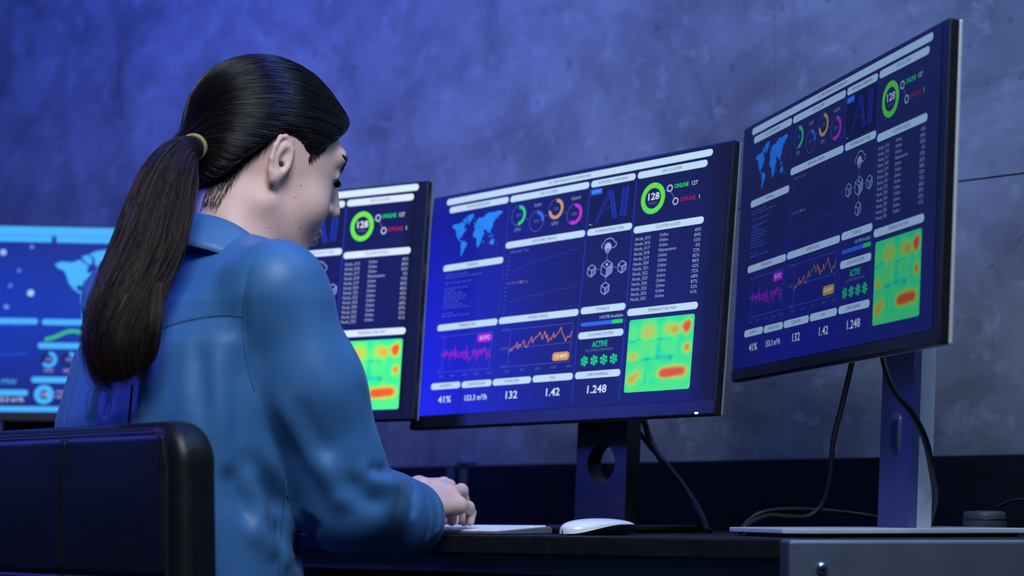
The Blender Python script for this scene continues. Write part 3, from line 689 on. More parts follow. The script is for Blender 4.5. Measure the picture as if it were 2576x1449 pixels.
for n, hgt, ws in rows:
    ws = ws or [1.0] * n; tot = sum(ws); x = -kw / 2 + .0045; unit = (kw - .009) / tot
    for w in ws:
        ww = unit * w - .0024; key = (round(ww, 5), hgt)
        if key not in kcache:
            kcache[key] = bpy.data.meshes.new('key'); b2 = box_bm(-ww / 2, ww / 2, -hgt / 2, hgt / 2, -.0004, .0021, .0007, 1); b2.to_mesh(kcache[key]); b2.free(); kcache[key].materials.append(m_key)
        yc = yk - hgt / 2; o = obj('key', kcache[key], None, kb)
        o.location = (x + unit * w / 2, yc, kz0 + (yc + kd / 2) * math.tan(slope)); o.rotation_euler = (slope, 0, 0)
        x += unit * w
    yk -= hgt + .0026

# ------------------------------------------------------------------ mouse
m_shell = new_mat('glossy_white_shell', (0.80, 0.81, 0.85), 0.22, spec=0.5)
grain(m_shell, (0.78, 0.79, 0.83), (0.82, 0.83, 0.87), 20)
mc = px(1503, 1340, 2.31)
ms = thing('computer_mouse', 'low white mouse with dark sides beside the keyboard', 'mouse', (mc.x, mc.y, ZD), -TH - math.radians(14))
def mouse_pt(t, w):
    """t along the length 0..1, w across -1..1 measured over the back, |w|>1 goes down the side"""
    L, B = .0565, .0285
    y = -L * math.cos(math.pi * t); sp = max(1e-3, 1 - abs(y / L) ** 2.6) ** .5
    top = .0215 * (math.sin(math.pi * min(1, max(0, .06 + .88 * t))) ** .62)
    return y, B * sp, top
def mouse_shell(up):
    V, Fc = [], []; nt, nw = 36, 24
    for i in range(nt + 1):
        t = i / nt; y, hb, top = mouse_pt(t, 0)
        k_ = min(1, max(0, (t - .12) / .5)); edge = .0022 + .0115 * (k_ * k_ * (3 - 2 * k_)) * (1 - .35 * max(0, (t - .75) / .25))                      # the shell's lower rim arches up the side
        for j in range(nw + 1):
            w = -1 + 2 * j / nw
            if up: x = hb * math.sin(w * math.pi / 2); z = max(edge, .002) + max(top - edge, .0005) * math.cos(w * math.pi / 2) ** .75
            else:
                if abs(w) < .5: x = hb * .80 * w / .5; z = .0012
                else:
                    k = (abs(w) - .5) / .5; x = math.copysign(hb * (.80 + .185 * math.sin(k * math.pi / 2)), w); z = .0012 + (edge + .0004 - .0012) * k
            V.append((x, y, z))
    for i in range(nt):
        for j in range(nw):
            a = i * (nw + 1) + j; f = (a, a + 1, a + nw + 2, a + nw + 1); Fc.append(f if up else f[::-1])
    me = bpy.data.meshes.new('mouse'); me.from_pydata(V, [], Fc); me.update(); return me
obj('top_shell', mouse_shell(True), m_shell, ms, True)
ub = obj('underside', mouse_shell(False), m_darkplastic, ms, True)
obj('glide_strip', box_bm(-.012, .012, -.04, .04, 0, .0014, .0004, 1), m_cable, ub)

# ------------------------------------------------------------------ small things on the desks
pc = px(2478, 1338, 2.33)
hub = thing('desk_hub', 'round black hub on the desk behind the silver stand base', 'hub', (pc.x, pc.y, ZD))
def lathe(name, prof, n=36):
    V, Fc = [], []
    for r, z in prof:
        for k in range(n): V.append((r * math.cos(2 * math.pi * k / n), r * math.sin(2 * math.pi * k / n), z))
    for i in range(len(prof) - 1):
        for k in range(n): a = i * n + k; b = i * n + (k + 1) % n; Fc.append((a, b, b + n, a + n))
    Fc.append(tuple(range(n))[::-1]); Fc.append(tuple((len(prof) - 1) * n + k for k in range(n)))
    me = bpy.data.meshes.new(name); me.from_pydata(V, [], Fc); me.update(); return me
obj('hub_body', lathe('hub', [(.024, 0), (.0265, .002), (.0275, .008), (.0275, .024), (.0262, .0285), (.023, .0305), (.004, .0312)]), m_back, hub, True)
obj('seam_ring', lathe('ring', [(.0277, .019), (.0281, .0195), (.0281, .0205), (.0277, .021)]), m_darkplastic, hub, True)
bc = px(1150, 1320, 3.06)
br = thing('cable_bracket', 'upright metal cable bracket standing on the desk beyond the hands', 'bracket', (bc.x, bc.y, ZD), -math.radians(8))
for x in (-.011, .011): obj('upright', box_bm(x - .0062, x + .0062, -.006, .006, .004, .108, .001), m_steel, br)
obj('cap', box_bm(-.002, .034, -.010, .010, .108, .1135, .001), m_steel, br)
obj('foot', box_bm(-.026, .026, -.022, .022, 0, .004, .001), m_steel, br)

def cable(label, pts, r, name='cable'):
    me = tube_mesh(name, [catmull([px(*p) for p in pts], 12)], [r], 10)
    return tag(obj(name, me, m_cable, None, True), label, 'cable')
def on_desk(x, D, lift=0.0035):
    p = px(x, 1300, D); a = Vector((p.x, p.y, ZD + lift)); return a
def cable3(label, pts, r, name='cable'):
    me = tube_mesh(name, [catmull(pts, 12)], [r], 10)
    return tag(obj(name, me, m_cable, None, True), label, 'cable')
cable3('black cable dropping from the angled monitor to coil left of its silver stand',
       [px(2150, 880, 2.30), px(2138, 935, 2.31), px(2118, 1020, 2.33), px(2096, 1110, 2.36), px(2089, 1190, 2.39), px(2072, 1262, 2.41), px(2035, 1298, 2.41), px(1985, 1300, 2.40), px(1935, 1298, 2.39), px(1895, 1312, 2.36), px(1872, 1328, 2.34), on_desk(1862, 2.38)], .0036)
cable3('black cable sweeping over the front of the silver stand and down its side',
       [px(2218, 870, 2.19), px(2228, 925, 2.17), px(2252, 985, 2.155), px(2296, 1042, 2.15), px(2328, 1108, 2.16), px(2344, 1180, 2.18), px(2352, 1240, 2.22), px(2346, 1283, 2.28), on_desk(2325, 2.38), on_desk(2300, 2.42)], .0042)
cable3('thin black cable arching low over the desk behind the silver stand base',
       [on_desk(1860, 2.44), px(1880, 1312, 2.44), px(1915, 1290, 2.44), px(1975, 1281, 2.45), px(2070, 1284, 2.46), px(2150, 1292, 2.46), px(2215, 1304, 2.46), on_desk(2300, 2.47)], .0030)
cable3('black cable hanging slack from the monitor with the blue glow down to the desk',
       [px(1575, 1035, 2.62), px(1592, 1066, 2.62), px(1638, 1125, 2.60), px(1690, 1183, 2.57), px(1735, 1243, 2.54), px(1766, 1297, 2.51), px(1779, 1330, 2.49), on_desk(1786, 2.52)], .0040)
cable3('short black cable joining the slack one below the monitor with the blue glow',
       [px(1612, 1030, 2.60), px(1621, 1062, 2.60), px(1636, 1108, 2.60), px(1664, 1158, 2.585), px(1700, 1205, 2.575), px(1735, 1252, 2.56), px(1756, 1296, 2.54), on_desk(1768, 2.56)], .0046)
cable3('thin black cable leading away from the round black hub',
       [on_desk(2494, 2.40), px(2505, 1290, 2.39), px(2530, 1264, 2.38), px(2576, 1257, 2.36), px(2640, 1275, 2.34), on_desk(2700, 2.32)], .0018)

# ------------------------------------------------------------------ office chair
PSC = math.radians(46); FC = Vector((math.cos(PSC), math.sin(PSC), 0)); RC = Vector((math.sin(PSC), -math.cos(PSC), 0))
m_leather = new_mat('black_leather', rough=0.42, spec=0.3)
grain(m_leather, (0.004, 0.004, 0.005), (0.0065, 0.0065, 0.008), 40, bump=0.12, bscale=300, bdist=0.0005)
m_seam = new_mat('dark_seam', (0.003, 0.003, 0.004), 0.9)
bcn = px(160, 1078, 2.0)
chair = thing('office_chair', 'black leather office chair with stitched back panels in the foreground', 'chair', (bcn.x, bcn.y, 0), -math.radians(90) + PSC)
# local axes: x = the sitter's right, y = forward
zt = ZC + 0.0925
ZB = .46
def flr(z): return 1 - .055 * ((z - (ZB + zt) / 2) / ((zt - ZB) / 2))
def back_sdf(X, Y, Z):
    d = rbox(X / flr(Z), Y - .030, Z - (ZB + zt) / 2, .226, .026, (zt - ZB) / 2, .018, rc=.045)
    return d + .0015 * np.exp(-((Y - .022 + .004 * np.cos(X * 9)) / .0022) ** 2) * (np.abs(X) < .4)
back = obj('backrest', surface_net(back_sdf, (-.26, -.01, ZB - .02), (.26, .07, zt + .02), .0045), m_leather, chair, True)
zs = ZC - 0.071
def pad_sdf(x0, x1, z0, z1):
    def f(X, Y, Z):
        puff = .0022 * np.clip(1 - ((X - (x0 + x1) / 2) / ((x1 - x0) / 2)) ** 2, 0, 1) * np.clip(1 - ((Z - (z0 + z1) / 2) / ((z1 - z0) / 2)) ** 2, 0, 1)
        return rbox(X / flr(Z) - (x0 + x1) / 2, Y - .007, Z - (z0 + z1) / 2, (x1 - x0) / 2, .006, (z1 - z0) / 2, .0028, rc=.008) - puff
    return f
for x0, x1 in ((-.196, -.0004), (.0004, .196)):
    for z0, z1 in ((zs + .0004, zt - .014), (.50, zs - .0004)):
        w_ = .02 + abs(x1) * .06
        obj('back_panel', surface_net(pad_sdf(x0, x1, z0, z1), (x0 - .02, -.012, z0 - .01), (x1 + .02, .018, z1 + .01), .003), m_leather, back, True)
obj('piping', tube_mesh('piping', [[(-.208, .002, .50), (-.196, .001, zt - .05), (-.188, .001, zt - .02), (-.17, .001, zt - .010), (.17, .001, zt - .010), (.188, .001, zt - .02), (.196, .001, zt - .05), (.208, .002, .50)]], [.0013], 6), m_seam, back, True)
seatp = obj('seat', surface_net(lambda X, Y, Z: rbox(X, Y - .275, Z - .41, .24, .245, .04, .03), (-.27, 0, .35), (.27, .56, .47), .008), m_leather, chair, True)
for s in (-1, 1):
    ar = obj('armrest', box_bm(s * .275 - .022, s * .275 + .022, .08, .34, .60, .628, .010, 3), m_darkplastic, chair, True)
    obj('armrest_post', tube_mesh('p', [catmull([(s * .22, .2, .40), (s * .275, .2, .43), (s * .278, .2, .60)], 6)], [.014], 10), m_darkplastic, ar, True)
obj('gas_post', lathe('post', [(.04, .10), (.04, .2), (.026, .21), (.026, .37)]), m_darkplastic, chair, True).location = (0, .27, 0)
for k in range(5):
    a = 2 * math.pi * k / 5 + .3; e = Vector((math.cos(a), math.sin(a), 0)); c0 = Vector((0, .27, .11))
    lg = obj('leg', tube_mesh('leg', [[c0 + e * .03, c0 + e * .18 - Vector((0, 0, .02)), c0 + e * .30 - Vector((0, 0, .045))]], [[.026, .022, .016]], 10), m_darkplastic, chair, True)
    w = Vector((-e.y, e.x, 0)); cc = c0 + e * .30; cc.z = .03
    obj('caster', tube_mesh('caster', [[cc - w * .018, cc + w * .018]], [.03], 16), m_darkplastic, lg)
# ------------------------------------------------------------------ the seated person
PS = math.radians(45); FB = Vector((math.cos(PS), math.sin(PS), 0)); RB = Vector((math.sin(PS), -math.cos(PS), 0))
OB = Vector((-.380, 2.16, ZC + .268))                      # midpoint between the shoulder joints
def tb(p): d = Vector(p) - OB; return (d.dot(FB), d.dot(RB), d.z)
MB_ = np.array([[FB.x, RB.x, 0], [FB.y, RB.y, 0], [0, 0, 1.0]])
def bw(V): return V @ MB_.T + np.array(OB)
person = thing('person', 'person in a blue blouse with a long dark ponytail typing at the desk', 'person', (OB.x, OB.y, 0))
def attach(o):
    o.parent = person; o.matrix_parent_inverse = person.matrix_basis.inverted(); return o
person.matrix_basis = Matrix.Translation((OB.x, OB.y, 0))

# --- materials
m_skin = new_mat('skin', (0.74, 0.53, 0.47), 0.48, spec=0.35)
grain(m_skin, (0.68, 0.425, 0.365), (0.74, 0.49, 0.42), 26, bump=0.12, bscale=700, bdist=0.0006)
_b = m_skin.node_tree.nodes['Principled BSDF']; _b.inputs['Subsurface Weight'].default_value = 0.3; _b.inputs['Subsurface Radius'].default_value = (.010, .004, .002); _b.inputs['Subsurface Scale'].default_value = 0.6
m_lip = new_mat('lip_skin', (0.45, 0.20, 0.20), 0.45)
m_blouse = new_mat('blue_satin_blouse', rough=0.46, spec=0.32)
grain(m_blouse, (0.038, 0.130, 0.310), (0.042, 0.141, 0.335), 5, bump=0.10, bscale=900, bdist=0.0003)
_b = m_blouse.node_tree.nodes['Principled BSDF']; _b.inputs['Sheen Weight'].default_value = 0.12; _b.inputs['Sheen Tint'].default_value = (0.5, 0.75, 1.0, 1); _b.inputs['Sheen Roughness'].default_value = 0.35
m_thread = new_mat('blouse_seam', (0.012, 0.055, 0.15), 0.7)
m_hair = new_mat('dark_brown_hair', (0.005, 0.0035, 0.0035), 0.45, spec=0.2)
def strand_mat(name, lo, hi, rough, spec):
    m = new_mat(name, lo, rough, spec=spec); a = nn(m, 'ShaderNodeAttribute', attribute_name='Tone'); r = nn(m, 'ShaderNodeMix', data_type='RGBA')
    r.inputs[6].default_value = (*lo, 1); r.inputs[7].default_value = (*hi, 1); lk(m, a.outputs['Fac'], r.inputs[0]); lk(m, r.outputs[2], m.node_tree.nodes['Principled BSDF'].inputs['Base Color']); return m
m_strand = strand_mat('hair_strand', (0.0045, 0.003, 0.003), (0.013, 0.008, 0.0075), 0.27, 0.6)
m_tail = strand_mat('ponytail_strand', (0.006, 0.0035, 0.003), (0.055, 0.026, 0.020), 0.40, 0.28)
m_band = grain(new_mat('tan_elastic', rough=0.8), (0.27, 0.185, 0.075), (0.36, 0.25, 0.11), 90)
m_trouser = grain(new_mat('black_trousers', rough=0.8), (0.008, 0.008, 0.011), (0.014, 0.014, 0.018), 60)
m_brow = new_mat('eyebrow_hair', (0.012, 0.008, 0.007), 0.6)

# --- head frame
PH, PT = math.radians(32), math.radians(20)
fh0 = Vector((math.cos(PH), math.sin(PH), 0)); rh = Vector((math.sin(PH), -math.cos(PH), 0))
fh = fh0 * math.cos(PT) - Vector((0, 0, math.sin(PT))); uh = fh0 * math.sin(PT) + Vector((0, 0, math.cos(PT)))
ear_w = px(716, 412, 2.17)
OH = ear_w - rh * .072
MH = np.array([[fh.x, rh.x, uh.x], [fh.y, rh.y, uh.y], [fh.z, rh.z, uh.z]])
def hw(V): return V @ MH.T + np.array(OH)
def th_(p): d = Vector(p) - OH; return (d.dot(fh), d.dot(rh), d.dot(uh))
def bpt(f, r, u): return OB + FB * f + RB * r + Vector((0, 0, u))

EAR = [(.005, -.001), (.007, .008), (.0065, .019), (.001, .0275), (-.0075, .0305), (-.0145, .026), (-.0175, .012), (-.0165, -.005), (-.0115, -.019), (-.0055, -.0285), (.001, -.0285), (.0035, -.018)]
def ear_pt(x, z, out=0.0):
    """ear plane point to head coordinates: the rear rim stands away from the head"""
    return (x - .004, .0725 + out + max(0, -x) * .30, z + .001)
def neck_pts(): return th_(OH - fh * .022 - uh * .028), th_(bpt(.045, 0, .0))
def face_sdf(X, Y, Z):
    A = np.abs(Y)
    d = elli(X, Y, Z, (-.004, 0, .046), (.092, .0715, .084))
    d = smin(d, elli(X, Y, Z, (.036, 0, -.008), (.060, .058, .082)), .03)
    d = smin(d, elli(X, Y, Z, (.044, 0, -.060), (.044, .043, .036)), .025)
    d = smin(d, caps(X, A, Z, (.002, .053, -.050), (.074, .014, -.086), .013, .013), .022)
    d = smin(d, ball(X, Y, Z, (.077, 0, -.086), .0155), .016)
    d = smin(d, ball(X, A, Z, (.058, .036, -.026), .025), .025)
    d = smin(d, caps(X, A, Z, (.088, .004, .052), (.076, .040, .052), .011, .010), .018)
    d = smax(d, -ball(X, A, Z, (.098, .031, .031), .0145), .014)
    d = smin(d, ball(X, A, Z, (.0770, .031, .030), .0125), .004)                       # closed lids over the eyes
    d = smin(d, caps(X, A, Z, (.0875, .022, .026), (.0835, .041, .026), .0022, .0018), .003)
    d = smin(d, caps(X, Y, Z, (.091, 0, .040), (.1115, 0, -.003), .0068, .0082), .012)
    d = smin(d, ball(X, A, Z, (.0990, .0108, -.0075), .0066), .006)
    d = smax(d, -ball(X, A, Z, (.1040, .0060, -.0145), .0032), .003)
    d = smin(d, elli(X, Y, Z, (.0945, 0, -.0420), (.010, .021, .0058)), .006)
    d = smin(d, elli(X, Y, Z, (.0925, 0, -.0530), (.0095, .018, .0064)), .005)
    d = smax(d, -caps(X, A, Z, (.105, 0, -.0473), (.096, .021, -.0477), .0012, .001), .003)
    n0, n1 = neck_pts()
    d = smin(d, caps(X, Y, Z, n0, n1, .0495, .056), .032)
    # ears
    Ye = Y
    e = None
    for s in (1, -1):
        Yp = Y * s
        q = elli(X, Yp, Z, (-.0065, .0735, .002), (.0145, .0070, .027))
        q = smax(q, -elli(X, Yp, Z, (-.0040, .0845, .003), (.0095, .0125, .018)), .003)
        P = [ear_pt(*p) for p in EAR]
        for a, b in zip(P[:-1], P[1:]): q = smin(q, caps(X, Yp, Z, a, b, .0031, .0031), .0028)
        q = smin(q, caps(X, Yp, Z, ear_pt(-.002, .020), ear_pt(-.0105, .004), .0026, .0026), .003)
        q = smin(q, caps(X, Yp, Z, ear_pt(-.0105, .004), ear_pt(-.004, -.013), .0026, .003), .003)
        q = smin(q, ball(X, Yp, Z, ear_pt(.0075, -.004), .0042), .003)
        q = smin(q, ball(X, Yp, Z, ear_pt(-.0035, -.0225), .0062), .006)
        q = smax(q, -caps(X, Yp, Z, ear_pt(-.001, -.003, .006), ear_pt(.002, -.004, -.012), .0042, .003), .0025)
        d = smin(d, q, .004)
    return d

# --- hands
def finger(X, Y, Z, pts, r):
    d = None
    for i, (a, b) in enumerate(zip(pts[:-1], pts[1:])):
        c = caps(X, Y, Z, a, b, r[i], r[i + 1]); d = c if d is None else smin(d, c, .0025)
    return d
def hand_pts(wr, h, l, side, mz, pz):
    """joint chains; l points to the little-finger side"""
    P = lambda a, b, z: tuple(wr + h * a + l * b + Vector((0, 0, z)))
    ch = []
    for i, (off, m, p, dd) in enumerate(((-.030, .080, .119, .134), (-.010, .084, .126, .141), (.010, .080, .119, .133), (.027, .072, .101, .111))):
        zt_ = -.0165 - (wr.z - ZC)
        ch.append([P(m * .35, off * .62, mz[i] * .55), P(m, off, mz[i]), P(p, off * 1.05, pz[i]), P(dd, off * 1.05, (pz[i] + zt_) * .5 + .002), P(dd - .004, off * 1.05, zt_)])
    th = [P(.018, -.024, -.004), P(.045, -.046, -.006), P(.074, -.050, -.010), P(.094, -.044, -.016 - (wr.z - ZC) + .004)]
    return ch, th
WR = px(1050, 1288, 2.30); HR = Vector((.36, .933, 0)); LR = Vector((.933, -.36, 0))
WL = px(915, 1256, 2.47); HL = Vector((.80, .60, 0)); LL = Vector((-.60, .80, 0))
chR, thR = hand_pts(WR, HR, LR, 1, (.026, .030, .023, .008), (.027, .034, .028, .006))
chL, thL = hand_pts(WL, HL, LL, -1, (.018, .020, .016, .006), (.018, .022, .016, .002))
ELB_R = px(872, 1262, 2.11); ELB_L = Vector((-.36, 2.42, ZC + .07))
def hand_sdf(wr, ch, th, elb):
    back = wr + (elb - wr).normalized() * .09
    def f(X, Y, Z):
        d = caps(X, Y, Z, tuple(back), tuple(wr), .030, .0255)
        mc = [c[1] for c in ch]
        for i in range(4):
            d = smin(d, caps(X, Y, Z, tuple(wr + (Vector(ch[i][0]) - wr) * .4), mc[i], .0155, .0105), .012)
        for i in range(3): d = smin(d, caps(X, Y, Z, mc[i], mc[i + 1], .0098, .0098), .008)
        for c in ch:
            r = (.0095, .0085, .0076, .0068, .0062) if c is ch[3] else (.0105, .0098, .0088, .0076, .0068)
            fg = finger(X, Y, Z, c[1:], r[1:])
            fg = smin(fg, ball(X, Y, Z, c[1], r[1] * 1.03), .004); fg = smin(fg, ball(X, Y, Z, c[2], r[2] * 1.08), .003)
            d = smin(d, fg, .0045)
        d = smin(d, finger(X, Y, Z, th, (.014, .0115, .0095, .0080)), .009)
        return d
    return f

# --- torso, legs (mostly under the clothes)
SH_R, SH_L = (0, .165, 0), (0, -.165, 0)
eR, eL, wR, wL = tb(ELB_R), tb(ELB_L), tb(WR), tb(WL)
def sect(u, table):
    t = np.array(table); return [np.interp(u, t[:, 0], t[:, k]) for k in range(1, t.shape[1])]
def stack(X, Y, Z, table, p=2.3):
    """upright body of elliptical sections: table rows (u, centre f, centre r, half depth, half width)"""
    cf, cr, b, a = sect(Z, table)
    x, y = np.abs(X - cf) / b, np.abs(Y - cr) / a
    k0 = (x ** p + y ** p) ** (1 / p)
    return (k0 - 1) * np.minimum(a, b) * .92
CORE = [(-.66, .03, 0, .10, .15), (-.50, .0, 0, .095, .14), (-.36, -.01, 0, .085, .12), (-.20, 0, 0, .09, .14), (-.05, .02, 0, .07, .13), (.02, .035, 0, .05, .07), (.06, .05, 0, .05, .06)]
def core_sdf(X, Y, Z):
    d = smax(stack(X, Y, Z, CORE), np.maximum(Z - .05, -.66 - Z), .02)
    for sh, el, wr in ((SH_R, eR, wR), (SH_L, eL, wL)):
        d = smin(d, caps(X, Y, Z, (sh[0], sh[1] * .9, -.035), el, .036, .034), .03); d = smin(d, caps(X, Y, Z, el, wr, .034, .025), .01)
    return d
parts = []
V, Q = net_arrays(face_sdf, (-.12, -.10, -.23), (.14, .10, .15), .0020); parts.append((hw(V), Q[:, ::-1]))
for wr, ch, th, el in ((WR, chR, thR, ELB_R), (WL, chL, thL, ELB_L)):
    A = np.array([p for c in ch + [th] for p in c] + [tuple(wr + (el - wr).normalized() * .09)])
    V, Q = net_arrays(hand_sdf(wr, ch, th, el), A.min(0) - .035, A.max(0) + .035, .0018); parts.append((V, Q))
V, Q = net_arrays(core_sdf, (-.16, -.30, -.68), (.42, .30, .09), .008); parts.append((bw(V), Q[:, ::-1]))
off = 0; VV, QQ = [], []
for V, Q in parts: VV.append(V); QQ.append(Q + off); off += len(V)
body = attach(obj('body', fast_mesh('body', np.concatenate(VV), np.concatenate(QQ)), m_skin, None, True))

# --- blouse
SHIRT = [(-.62, .0, -.010, .155, .195), (-.48, -.005, -.014, .148, .182), (-.36, -.012, -.020, .132, .170), (-.26, -.014, -.026, .126, .172), (-.16, -.008, -.026, .120, .182), (-.08, .0, -.018, .108, .184), (-.03, .012, -.006, .094, .172), (.005, .028, 0, .078, .130), (.035, .044, 0, .064, .080), (.065, .056, 0, .055, .060), (.10, .06, 0, .05, .055)]
droop = tb(px(985, 1318, 2.22)); cuff = tb(px(1030, 1293, 2.28)); crook = tb(px(985, 1150, 2.15)); cuff2 = tb(px(1032, 1328, 2.26))
def sleeve_sdf(X, Y, Z):
    m = tuple((a + b) / 2 for a, b in zip(SH_R, eR)); m = (m[0] - .004, m[1] - .006, m[2])
    s = caps(X, Y, Z, (.004, .150, -.016), m, .053, .060)
    s = smin(s, caps(X, Y, Z, m, eR, .060, .060), .03)
    s2 = smin(caps(X, Y, Z, eR, cuff, .056, .043), caps(X, Y, Z, droop, cuff2, .044, .034), .03)
    return smin(s, s2, .012)
def blouse_sdf(X, Y, Z):
    d = smax(stack(X, Y, Z, SHIRT, 2.25), Z - .052, .008)
    d = smin(d, caps(X, Y, Z, (.03, 0, .010), (.008, .138, -.010), .042, .047), .05)
    d = smin(d, caps(X, Y, Z, (.03, 0, .010), (.008, -.145, -.010), .042, .048), .05)
    m = tuple((a + b) / 2 for a, b in zip(SH_L, eL))
    s = smin(caps(X, Y, Z, (.004, -.160, -.006), m, .060, .062), caps(X, Y, Z, m, eL, .062, .058), .03)
    s = smin(s, caps(X, Y, Z, eL, tuple(np.array(eL) + (np.array(wL) - np.array(eL)) * .88), .054, .042), .014)
    d = smin(d, s, .016)
    d = smin(d, sleeve_sdf(X, Y, Z), .008 + .022 * np.clip((Z + .10) / .08, 0, 1))
    # cloth hangs in soft vertical folds below the yoke
    k = np.clip((-.06 - Z) / .12, 0, 1)
    d = d - k * .0022 * np.sin(Y * 62 + 2.2 * np.sin(Z * 7) + 1.5) * np.clip(-X * 12 + .2, 0, 1)
    d = d - k * .0010 * np.sin(Y * 128 + 3.1 * np.sin(Z * 5 + 1)) * np.clip(-X * 12 + .2, 0, 1)
    return d
V, Q = net_arrays(blouse_sdf, (-.19, -.27, -.63), (.40, .33, .10), .0039)
bl_V = bw(V); Q = np.ascontiguousarray(Q[:, ::-1])
bl_me = fast_mesh('blouse', bl_V, Q)
bl_me.polygons.foreach_set('use_smooth', np.ones(len(bl_me.polygons), dtype=bool))
def bvh_of(V, Q): return BVHTree.FromPolygons(V.tolist(), Q.tolist())
CAM0 = Vector((0, 0, ZC))
def hit(tree, x, y):
    d = (px(x, y, 1.0) - CAM0).normalized(); return tree.ray_cast(CAM0, d)
def surf_line(tree, pts, n=8, lift=0.0):
    out = []
    for p in catmull([(x, y, 0) for x, y in pts], n):
        h = hit(tree, p.x, p.y)
        if h[0] is not None: out.append(h[0] + h[1] * lift)
    return out
def fold(V, N, line, amp, width):
    """raise (or sink) the cloth along a polyline lying on its surface"""
    L = np.array([tuple(p) for p in line]); lo, hi = L.min(0) - width * 3, L.max(0) + width * 3
    near = np.where(((V > lo) & (V < hi)).all(1))[0]
    if not len(near): return
    d2 = np.full(len(near), 9.0); tt = np.zeros(len(near)); P = V[near]
    for i in range(len(L) - 1):
        a, e = L[i], L[i + 1] - L[i]; t = np.clip((P - a) @ e / (e @ e + 1e-12), 0, 1); q = ((P - a - t[:, None] * e) ** 2).sum(1)
        m = q < d2; d2[m] = q[m]; tt[m] = (i + t[m]) / (len(L) - 1)
    w = amp * np.exp(-d2 / width ** 2) * np.clip(np.minimum(tt, 1 - tt) * 3, .0, 1) ** 2 * (3 - 2 * np.clip(np.minimum(tt, 1 - tt) * 3, 0, 1))
    V[near] += N[near] * w[:, None]
tree = bvh_of(bl_V, Q)
def normals(me):
    n = np.empty(len(me.vertices) * 3, dtype=np.float32); me.vertices.foreach_get('normal', n); return n.reshape(-1, 3).astype(float)
N = normals(bl_me)
FOLDS = [  # photograph polylines, height (m), width (m)
    ([(640, 640), (618, 720), (610, 800), (616, 880), (634, 960), (655, 1030)], -.0035, .006),          # armhole seam
    ([(612, 800), (560, 797), (500, 805), (440, 818), (385, 838)], -.0016, .0035),                      # yoke seam
    ([(470, 815), (462, 940), (470, 1090)], .0030, .014), ([(530, 805), (545, 930), (552, 1040), (560, 1200)], .0032, .015), ([(420, 830), (408, 950), (404, 1090)], .0028, .012),
    ([(500, 830), (508, 960), (512, 1100)], -.0030, .012), ([(585, 850), (598, 960), (604, 1080), (612, 1230)], -.0045, .015),
    ([(360, 900), (352, 1000), (350, 1060)], .004, .007), ([(240, 960), (232, 1010), (228, 1060)], .0035, .007), ([(275, 985), (268, 1030), (262, 1062)], -.0035, .006),
    ([(560, 1160), (600, 1250), (640, 1360)], -.006, .012), ([(615, 1130), (650, 1240), (670, 1350)], .0045, .011), ([(690, 960), (730, 1060), (790, 1160), (850, 1240)], .003, .012), ([(740, 980), (790, 1080), (850, 1170)], -.0025, .011),
    ([(600, 1120), (640, 1190), (690, 1260), (720, 1340)], -.006, .014), ([(640, 1080), (690, 1180), (735, 1290), (760, 1400)], .005, .013),
    ([(570, 1250), (640, 1330), (700, 1400), (730, 1446)], .006, .015), ([(780, 1290), (770, 1360), (745, 1440)], -.007, .012), ([(700, 1290), (705, 1370), (690, 1446)], -.006, .012),
    ([(860, 820), (900, 930), (940, 1030), (975, 1110)], .003, .010), ([(770, 700), (790, 840), (830, 980), (880, 1100)], .003, .018),
    ([(1004, 1150), (1000, 1172), (965, 1186), (915, 1176)], -.0060, .008), ([(985, 1130), (1020, 1160), (1030, 1195)], .0030, .009), ([(895, 1150), (945, 1202), (995, 1216), (1026, 1206)], .0035, .012),
    ([(860, 1180), (920, 1250), (990, 1275)], -.005, .012), ([(820, 1120), (840, 1220), (890, 1300)], .005, .014), ([(1040, 1200), (1044, 1260), (1036, 1310)], -.004, .008),
    ([(1088, 1225), (1102, 1270), (1104, 1320), (1088, 1360)], .003, .006), ([(1070, 1225), (1084, 1280), (1082, 1330), (1070, 1365)], -.0035, .005),
    ([(470, 625), (520, 618), (580, 612)], -.003, .006), ([(560, 640), (520, 700), (500, 770)], .002, .014), ([(215, 760), (205, 800), (196, 850)], .002, .008)]
for pts, amp, wd_ in FOLDS:
    if max(q[1] for q in pts) > 1200: amp *= 1.5
    fold(bl_V, N, surf_line(tree, pts) or [(0, 0, 0), (0, 0, .01)], amp, wd_)
bl_me.vertices.foreach_set('co', bl_V.astype(np.float32).ravel()); bl_me.update()
blouse = attach(obj('blouse', bl_me, m_blouse))
tree = bvh_of(bl_V, Q)
def seam(name, pts, r=.0006, mat=None, lift=.0001):
    L = surf_line(tree, pts, 8, lift)
    if len(L) < 3: return
    o = obj(name, tube_mesh(name, [L], [r], 5), mat or m_thread, blouse, True); return o
seam('yoke_seam', [(612, 797), (560, 794), (500, 801), (440, 815), (388, 836)])
seam('armhole_seam', [(652, 632), (630, 680), (616, 740), (610, 800), (613, 870), (624, 930), (640, 985)], .0005)
seam('yoke_seam', [(187, 846), (200, 842), (222, 838)])
seam('side_seam', [(712, 1190), (714, 1260), (706, 1340), (700, 1440)], .0005)
m_pleat_shade = new_mat('pleat_shade', (0.002, 0.003, 0.008), 0.9)
seam('back_pleat_shade', [(333, 968), (329, 1010), (325, 1050), (322, 1085)], .0014, m_pleat_shade, 0.0)  # near-black strip standing in for the shade inside the pleat
